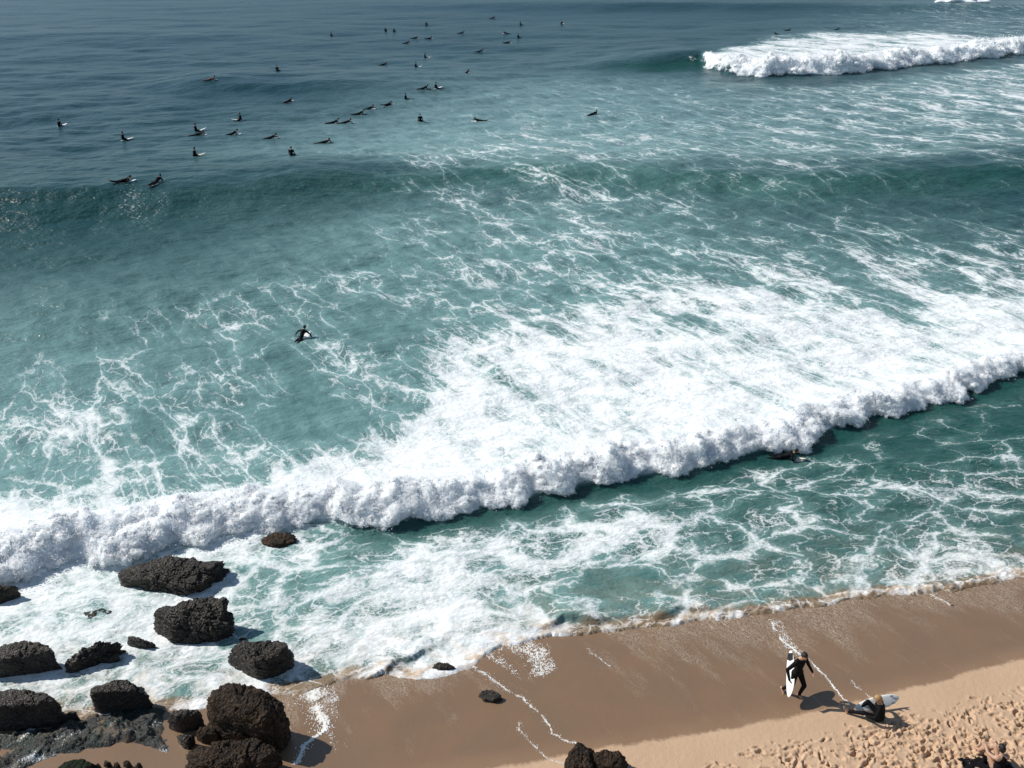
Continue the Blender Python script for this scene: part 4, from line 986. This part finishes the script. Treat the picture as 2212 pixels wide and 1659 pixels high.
# surfer poses: x right, y forward, z up, z = 0 the water
MS = {'suit': M_SUIT, 'skin': M_SKINT}
def sit_pose(v):
    b = Body(); ln = (.02, .06, -.10, .04)[v]; tw = (0, .12, -.1, -.2)[v]
    hp = (0, -.02, .02); ch = (tw * .1, ln, .42); nk = (tw * .1, ln + .02, .60)
    b.limb('suit', (hp, .15), ((tw * .05, ln * .5, .22), .135), (ch, .155)); b.limb('suit', ((-.13, ln, .47), .10), ((.13, ln, .47), .10)); b.limb('skin', ((ch[0], ch[1], .50), .07), (nk, .052))
    c, R = b.head((tw * .1, ln + .04, .72), (math.sin(tw * 3), 1, -.1))
    el = [((-.25, ln + .06, .22), (-.16, .24, .08)), ((-.27, ln + .02, .24), (-.25, .14, .03)), ((-.26, ln - .08, .24), (-.24, -.16, .05)), ((-.30, ln + .1, .30), (-.42, .16, .10))][v]
    er = [((.25, ln + .06, .22), (.15, .24, .08)), ((.27, ln + .08, .25), (.16, .26, .10)), ((.26, ln - .08, .24), (.24, -.18, .05)), ((.26, ln + .05, .22), (.17, .26, .08))][v]
    for q, (e, h) in ((-1, el), (1, er)):
        b.limb('suit', ((q * .19, ln, .50), .068), (e, .05), (h, .036)); d = np.array(h) - np.array(e); b.hand(h, d, (0, 0, 1), (-q, 0.1, 0))
        b.limb('suit', ((q * .09, 0, .03), .10), ((q * .27, .40, .03), .07), ((q * .29, .36, -.40), .05))
    return b.build('surfer_sitting', MS, .022), hair_mesh('hairtmp', c, R, M_HAIRD, seed=v)
def prone_pose(v, mats=MS):
    b = Body(); up = (.0, .05, .10, -.03, .24)[v]
    b.limb('suit', ((0, -.22, .14), .125), ((0, 0, .17 + up * .3), .12), ((0, .22, .23 + up), .14)); b.limb('suit', ((-.12, .27, .24 + up), .095), ((.12, .27, .24 + up), .095))
    b.limb('skin', ((0, .32, .28 + up), .065), ((0, .40, .36 + up), .052)); c, R = b.head((0, .46, .42 + up), (0, 1, -.1))
    arms = [(((-.30, .52, .20), (-.34, .74, .04)), ((.34, .10, .18), (.40, -.12, .02))), (((-.36, .34, .20), (-.42, .16, .0)), ((.28, .50, .26), (.32, .74, .12))),
            (((-.32, .26, .20), (-.24, .36, .09)), ((.32, .26, .20), (.24, .36, .09))), (((-.38, .40, .34), (-.55, .56, .22)), ((.36, .16, .16), (.42, -.04, .0))), (((-.40, .34, .40), (-.52, .20, .22)), ((.36, .40, .26), (.42, .46, .02)))][v]
    for q, (e, h) in ((-1, arms[0]), (1, arms[1])):
        b.limb('suit', ((q * .19, .27, .25 + up), .068), (e, .05), (h, .036)); b.hand(h, np.array(h) - np.array(e), (0, 0, 1), (-q, .1, 0))
        kz = (.07, .06, .07, .10, .08)[v]; fz = (.05, .03, .05, .22, .03)[v]
        b.limb('suit', ((q * .09, -.25, .14), .095), ((q * .11, -.66, kz), .068), ((q * .09, -1.02, fz), .046)); b.limb('skin', ((q * .09, -1.04, fz), .04), ((q * .09, -1.20, fz + (.02 if v != 3 else .12)), .03))
    return b.build('surfer_prone', mats, .022), hair_mesh('hairtmp', c, R, M_HAIRD, seed=v + 5)
SIT = [sit_pose(v) for v in range(4)]; PRO = [prone_pose(v) for v in range(5)]
PRO_RED = prone_pose(2, {'suit': M_RED, 'skin': M_SKINT})
temp_mesh('hairtmp')

# u, v (waterline), pose, heading in degrees (0 = right, 90 = out to sea), board, words for the person, words for the board
LINEUP = [
 (128,273,'s1',60,'w','surfer sitting upright, farthest left of all in the line-up','white surfboard of the farthest left sitting surfer'),
 (266,302,'s0',20,'w','surfer sitting on a white board, second from the left in the line-up','white surfboard with tip showing both sides of the second surfer from the left'),
 (425,283,'s2',20,'w','surfer sitting behind another paddling past, white board tip raised','white surfboard with its tip raised clear of the water'),
 (430,292,'p0',20,'w','surfer paddling close in front of one sitting with raised board tip','pale surfboard under the surfer paddling past a raised white tip'),
 (504,291,'p2',25,'w','surfer lying on a white board below the tall lone sitter','white surfboard under the surfer lying below the tall lone sitter'),
 (520,259,'s0',200,'w','tall lone sitter right of the raised white board tip','pale surfboard edge under the tall lone sitter'),
 (587,299,'p1',20,'y','surfer paddling right between the lying white board and the swimming pair','cream surfboard under the paddler left of the lower lone sitter'),
 (420,337,'s1',30,'y','surfer sitting low alone, straight below the raised white board tip','cream surfboard of the sitter below the raised white board tip'),
 (630,336,'s0',90,None,'surfer sitting with back turned, alone near the middle of the swell back',None),
 (270,392,'p3',30,'w','left one of two paddlers nearest the dark swell crest','pale surfboard under the left one of two paddlers at the swell crest'),
 (340,394,'p2',70,'w','right one of two paddlers nearest the dark swell crest','white surfboard under the right one of two paddlers at the swell crest'),
 (702,309,'p0',15,'k','paddler with arms spread, just right of the back-turned sitter','dark surfboard under the spread armed paddler'),
 (723,266,'p2',5,'k','left one of two paddlers moving side by side to the right','dark surfboard under the left one of the side by side paddlers'),
 (749,266,'p1',5,'w','right one of two paddlers moving side by side to the right','pale surfboard under the right one of the side by side paddlers'),
 (778,247,'p2',12,'k','paddler stretched long and flat at the tail of the diagonal row','dark surfboard under the long flat paddler at the row\'s tail'),
 (799,236,'p1',30,'w','second paddler up the diagonal row of four','white surfboard under the second paddler of the diagonal row'),
 (839,227,'p3',40,'w','third surfer up the diagonal row, on a white board','white surfboard under the third surfer of the diagonal row'),
 (878,215,'s2',0,'k','surfer sitting upright at the head of the diagonal row, board sticking out left','long dark surfboard sticking out left of its upright sitter'),
 (908,262,'s0',95,None,'surfer sitting with back turned where milky water begins',None),
 (1034,262,'p3',170,'w','surfer paddling left in milky water with one arm out','white surfboard under the surfer paddling left in milky water'),
 (624,220,'p0',60,'w','lone paddler halfway between the red suit and the diagonal row','white surfboard under the lone paddler below the small swell'),
 (457,173,'red',10,'y','surfer in a red suit lying on a board at the small swell','cream surfboard under the red suited surfer'),
 (599,153,'s0',80,None,'surfer sitting alone right of the red suited one, behind the small swell',None),
 (715,78,'s1',20,'k','surfer sitting far out, leftmost of the outer crowd','dark surfboard of the leftmost surfer in the outer crowd'),
 (833,68,'s0',90,None,'left one of the outer sitting pair, tallest of the outer crowd',None),
 (851,69,'s3',60,None,'right one of the outer sitting pair',None),
 (921,55,'s3',80,None,'surfer sitting above the outer pair, alone to their right',None),
 (998,72,'p2',5,'y','long flat paddler in the outer crowd, heading right','cream surfboard under the long flat outer paddler'),
 (897,83,'p0',15,'w','upper left of three paddlers bunched in the outer crowd','white surfboard of the upper left bunched paddler'),
 (928,84,'p3',25,'w','right one of three paddlers bunched in the outer crowd','white surfboard of the right bunched paddler'),
 (879,94,'p1',15,'w','lowest of three paddlers bunched in the outer crowd','white surfboard of the lowest bunched paddler'),
 (918,125,'s0',10,'w','sitter with board tips showing both sides, below the bunched paddlers','white surfboard crossing under the sitter below the bunched paddlers'),
 (829,141,'p1',10,'w','paddler left of a sitter, above the dark small swell','white surfboard under the paddler above the dark small swell'),
 (898,145,'s0',15,'w','sitter right of a paddler, above the dark small swell','white surfboard of the sitter above the dark small swell'),
 (1010,157,'p0',70,'w','paddler with spread arms, alone where the pale water starts','white surfboard under the spread armed paddler in paler water'),
 (1038,112,'p2',8,'w','paddler towing a long pale streak in the right outer crowd','white surfboard trailing left of its outer paddler'),
 (941,191,'s3',30,'w','right one of two surfers at the right end of the dark small swell','white surfboard of the right surfer at the small swell\'s end'),
 (917,192,'p2',20,'k','left low one of two surfers at the right end of the dark small swell','dark surfboard of the low surfer at the small swell\'s end'),
 (1065,40,'p2',8,'k','topmost paddler of the outer crowd','dark surfboard under the topmost outer paddler'),
 (1093,73,'p1',170,'w','paddler with a white board right of the long flat outer paddler','white surfboard right of the long flat outer paddler'),
 (1097,93,'p3',10,'w','low paddler, lowest of the right outer crowd','white surfboard of the lowest paddler in the right outer crowd'),
 (1124,54,'s0',10,'k','sitter in the right outer crowd, upper one of a vertical pair','dark surfboard of the upper sitter in the vertical pair'),
 (1119,81,'s3',20,'k','sitter in the right outer crowd, lower one of a vertical pair','dark surfboard of the lower sitter in the vertical pair'),
 (1213,53,'s1',60,'w','sitter alone at the far right of the outer crowd','white surfboard of the sitter alone right of the outer crowd'),
 (1283,247,'p0',40,None,'lone paddler in pale foamy water right of the line-up',None),
 (1677,75,'p2',180,'k','paddler at the left tip of the far breaker\'s foam','dark surfboard at the left tip of the far breaker\'s foam'),
 (1703,66,'p3',0,None,'tiny paddler just behind the left tip of the far foam',None),
 (1808,65,'p2',10,'k','paddler behind the middle of the far breaker\'s foam','dark surfboard behind the middle of the far foam'),
]
GP, GB = 'surfers out in the water', 'surfboards out in the water'
def on_sea(u, v):
    """first place where the line of sight meets the waves"""
    a, b = un(u, v, 3.0), un(u, v, -.6); t = np.linspace(0, 1, 500)[:, None]; p = a + (b - a) * t
    w = wz(p[:, 0], p[:, 1], np.full(500, sea_sp(v)[0])); k = int(np.argmax(p[:, 2] <= w)); return p[k], float(w[k])
def sea_sp(v): return np.array([max(.55 * (un(CX, v - 1)[1] - un(CX, v + 1)[1]), 2.9 * un(CX + 1, v)[0])])
for (u, v, pose, hd, bd, lp, lb) in LINEUP:
    q, zw = on_sea(u, v)
    bm_, hm_ = PRO_RED if pose == 'red' else (SIT if pose[0] == 's' else PRO)[int(pose[1])]
    rz = math.radians(hd) - math.pi / 2; sitp = pose[0] == 's'
    person('person', bm_, hm_, (q[0], q[1], zw + (.0 if sitp else -.05)), rz, lp, GP, 1.05)
    if bd:
        pit = math.radians((14 if pose == 's2' and bd == 'w' else 7) if sitp else 2.5)
        Mx = Matrix.Translation((q[0], q[1], zw + (-.05 if sitp else -.085))) @ Matrix.Rotation(rz, 4, 'Z') @ Matrix.Translation((0, .22 if sitp else .0, .03 if sitp else 0)) @ Matrix.Rotation(pit, 4, 'X')
        surfboard(bd, Mx, lb, GB, parts=False)

# nearer surfers
def near_surfer(u, v, mesh, hd, label, board=None, dz=0.0):
    q, zw = on_sea(u, v)
    person('person', mesh[0], mesh[1], (q[0], q[1], zw + dz), math.radians(hd) - math.pi / 2, label, GP, .95)
    if board:
        surfboard(board[0], Matrix.Translation((q[0], q[1], zw - .11)) @ Matrix.Rotation(math.radians(hd) - math.pi / 2, 4, 'Z') @ Matrix.Rotation(math.radians(3), 4, 'X'), board[1], GB, parts=True)
near_surfer(652,731, PRO[4], 72, 'black clad surfer paddling out alone in laced foam, left of centre', ('w', 'board under the surfer paddling out alone in laced foam'), -.10)
near_surfer(1696,990, PRO[2], -8, 'black clad surfer lying low just under the white roll on the right', ('y', 'board under the surfer lying low beneath the white roll'), -.07)

# the walking surfer
def walker():
    g = ung(1712, 1501); b = Body(); x, y, z = 0, 0, 0
    # heading is +y here; right side = +x
    hp = np.array([0, 0, .93]); ch = np.array([.01, .04, 1.33]); nk = np.array([.01, .06, 1.52])
    b.limb('suit', (hp, .125), (hp * .5 + ch * .5, .11), (ch, .135)); b.limb('suit', (ch + (-.14, 0, .06), .088), (ch + (.14, 0, .06), .088))
    b.limb('suit', (hp + (-.07, 0, -.02), .12), (hp + (.07, 0, -.02), .12))
    b.limb('skin', (nk + (0, -.04, -.06), .065), (nk + (0, .02, .02), .054)); c, R = b.head(nk + np.array([0, .06, .12]), (.25, 1, -.5))
    b.limb('suit', (hp + (-.09, 0, -.04), .10), ((-.13, .22, .52), .068), ((-.13, .12, .12), .046)); b.foot((-.13, .12, .085), (0, 1, 0))
    b.limb('suit', (hp + (.09, 0, -.04), .10), ((.13, .02, .50), .068), ((.18, -.20, .18), .046)); b.foot((.18, -.22, .14), (0, .75, -.62), up=(0, .62, .75))
    # left arm swinging free, right arm over the board
    b.limb('suit', (ch + (-.19, 0, .06), .068), (ch + (-.32, .02, -.20), .05), (ch + (-.40, .14, -.42), .036)); b.hand(ch + (-.40, .14, -.42), (-.2, .45, -.9), (-1, 0, .2), (0, 1, .3))
    b.limb('suit', (ch + (.19, 0, .06), .068), (ch + (.40, -.06, -.14), .05), (ch + (.44, .10, -.36), .036)); b.hand(ch + (.44, .10, -.36), (-.3, .3, -.9), (1, 0, .2), (0, 1, .3))
    me = b.build('walking_surfer', {'suit': M_SUIT, 'skin': M_SKIN}, .009); hm = hair_mesh('hairtmp', c, R, M_HAIRD, seed=31)
    temp_mesh('hairtmp')
    rz = math.radians(-62) - math.pi / 2
    o = person('person', me, hm, (g[0], g[1], sand_z(g[0], g[1]) - .01), rz, 'surfer in black wetsuit walking over wet sand with a white board under the arm', 'people on the beach', 1.06)
    Mw = Matrix.Translation(o.location) @ Matrix.Rotation(rz, 4, 'Z')
    # board hung on the right side on its rail, nose forward and low
    ax = -Vector((.13, .72, .58)).normalized(); dk = Vector((-.90, -.30, .30)); dk = (dk - ax * dk.dot(ax)).normalized(); xs = ax.cross(dk)
    Rm = Matrix((xs, ax, dk)).transposed().to_4x4(); pb = un(1709, 1456, g[2] + .80)
    Mb = Matrix.Translation(pb.tolist()) @ Rm @ Matrix.Scale(.74, 4)
    surfboard('w', Mb, 'white surfboard with black tail pad carried by the walking surfer', 'boards on the beach')
walker()

def seated():
    g = ung(1898, 1553); b = Body()
    hp = np.array([0, 0, .12]); ch = np.array([.02, .06, .50]); nk = np.array([.0, .10, .68])
    b.limb('suit', (hp, .15), ((.0, .0, .3), .13), (ch, .15)); b.limb('suit', (ch + (-.13, 0, .05), .095), (ch + (.13, 0, .05), .095))
    b.limb('skin', (nk + (0, -.04, -.06), .065), (nk + (0, .02, .02), .054)); c, R = b.head(nk + np.array([-.02, .06, .12]), (-.2, 1, -.35))
    b.limb('suit', ((-.09, .02, .12), .10), ((-.14, .45, .22), .068), ((-.12, .82, .10), .046)); b.foot((-.12, .86, .10), (0, .45, .9), up=(0, -.9, .45))
    b.limb('suit', ((.09, .02, .12), .10), ((.24, .36, .34), .068), ((.10, .60, .10), .046)); b.foot((.10, .62, .085), (.1, 1, 0))
    b.limb('suit', (ch + (-.19, 0, .05), .068), ((-.33, .14, .34), .05), ((-.24, .36, .24), .036)); b.hand((-.24, .36, .24), (.3, 1, -.3), (-.2, .2, 1), (1, 0, .3))
    b.limb('suit', (ch + (.19, 0, .05), .068), ((.38, -.02, .36), .05), ((.42, .20, .36), .036)); b.hand((.42, .20, .36), (.2, 1, -.1), (.2, 0, 1), (-1, .2, .2))
    me = b.build('seated_surfer', {'suit': M_SUIT, 'skin': M_SKIN}, .009); hm = hair_mesh('hairtmp', c, R, M_HAIRB, seed=41, length=.5, vol=1.08); temp_mesh('hairtmp')
    rz = math.radians(158) - math.pi / 2
    o = person('person', me, hm, (g[0], g[1], sand_z(g[0], g[1]) - .02), rz, 'blond surfer in black wetsuit sitting on the sand with one leg stretched out', 'people on the beach')
    # board on its rail on the far side, leaning on the surfer
    gx, gy = g[0] + .06, g[1] + .36
    ax = Vector((-.95, -.22, -.10)).normalized(); dk = Vector((-.05, .74, -.58)); dk = (dk - ax * dk.dot(ax)).normalized(); xs = ax.cross(dk)
    Rm = Matrix((xs, ax, dk)).transposed().to_4x4()
    surfboard('w', Matrix.Translation((gx, gy, sand_z(gx, gy) + .26)) @ Rm @ Matrix.Scale(.78, 4), 'white surfboard with black fins leaning behind the seated blond surfer', 'boards on the beach', pad=False)
seated()

def sunbather():
    g = ung(2150, 1668); b = Body(); zg = float(sand_z(g[0], g[1]))
    # sitting up, facing the sea (+y), knees drawn up, arms on the knees
    b.limb('suit', ((0, 0, .12), .14), ((0, -.05, .30), .12), ((0, -.02, .50), .14)); b.limb('skin', ((-.13, -.02, .55), .09), ((.13, -.02, .55), .09))
    b.limb('skin', ((0, 0, .62), .06), ((0, .04, .70), .052)); c, R = b.head((0, .08, .80), (0, 1, -.3))
    for q in (-1, 1):
        b.limb('skin', ((q * .09, .05, .13), .09), ((q * .13, .40, .46), .062), ((q * .12, .60, .10), .045)); b.foot((q * .12, .62, .085), (q * .1, 1, 0))
        b.limb('skin', ((q * .19, 0, .54), .058), ((q * .21, .22, .46), .044), ((q * .15, .46, .50), .032)); b.hand((q * .15, .46, .50), (0, 1, -.3), (0, .3, 1), (-q, 0, 0))
    me = b.build('sunbather', {'suit': M_TOWEL, 'skin': M_SKIN}, .010); hm = hair_mesh('hairtmp', c, R, M_HAIRD, seed=51, length=.3); temp_mesh('hairtmp')
    person('person', me, hm, (g[0], g[1], zg + .03), .12, 'bare armed person sitting on a black towel, cut by the bottom edge', 'people on the beach')
    # towel: crumpled cloth
    xs = np.linspace(-.75, .62, 60); ys = np.linspace(-.55, .5, 50); X, Y = np.meshgrid(xs, ys); x, y = X.ravel() + g[0] - .05, Y.ravel() + g[1]
    x = x + .06 * perlin2(Y.ravel() * 4, X.ravel() * 4, 5); y = y + .06 * perlin2(X.ravel() * 4, Y.ravel() * 4, 6)
    z = np.array([sand_z(a, c_) for a, c_ in zip(x, y)]); z = z.reshape(X.shape)
    for _ in range(6): z[1:-1, 1:-1] = np.maximum((z[:-2, 1:-1] + z[2:, 1:-1] + z[1:-1, :-2] + z[1:-1, 2:]) / 4, z[1:-1, 1:-1] - .004)
    z = z.ravel() + .028 + .018 * np.abs(perlin2(x * 5, y * 5, 7)) + .01 * perlin2(x * 13, y * 13, 8)
    n = len(x); V = np.concatenate([np.stack([x, y, z], -1), np.stack([x, y, z - .012], -1)]); f1 = grid_faces(50, 60); Fc = np.concatenate([f1, f1[:, ::-1] + n])
    V = V - np.array([g[0], g[1], 0])
    t = mesh_np('towel', V, Fc, M_TOWEL, True); t.location = (g[0], g[1], 0); tag(t, 'crumpled black towel on trampled sand at the bottom right', 'towel')
sunbather()
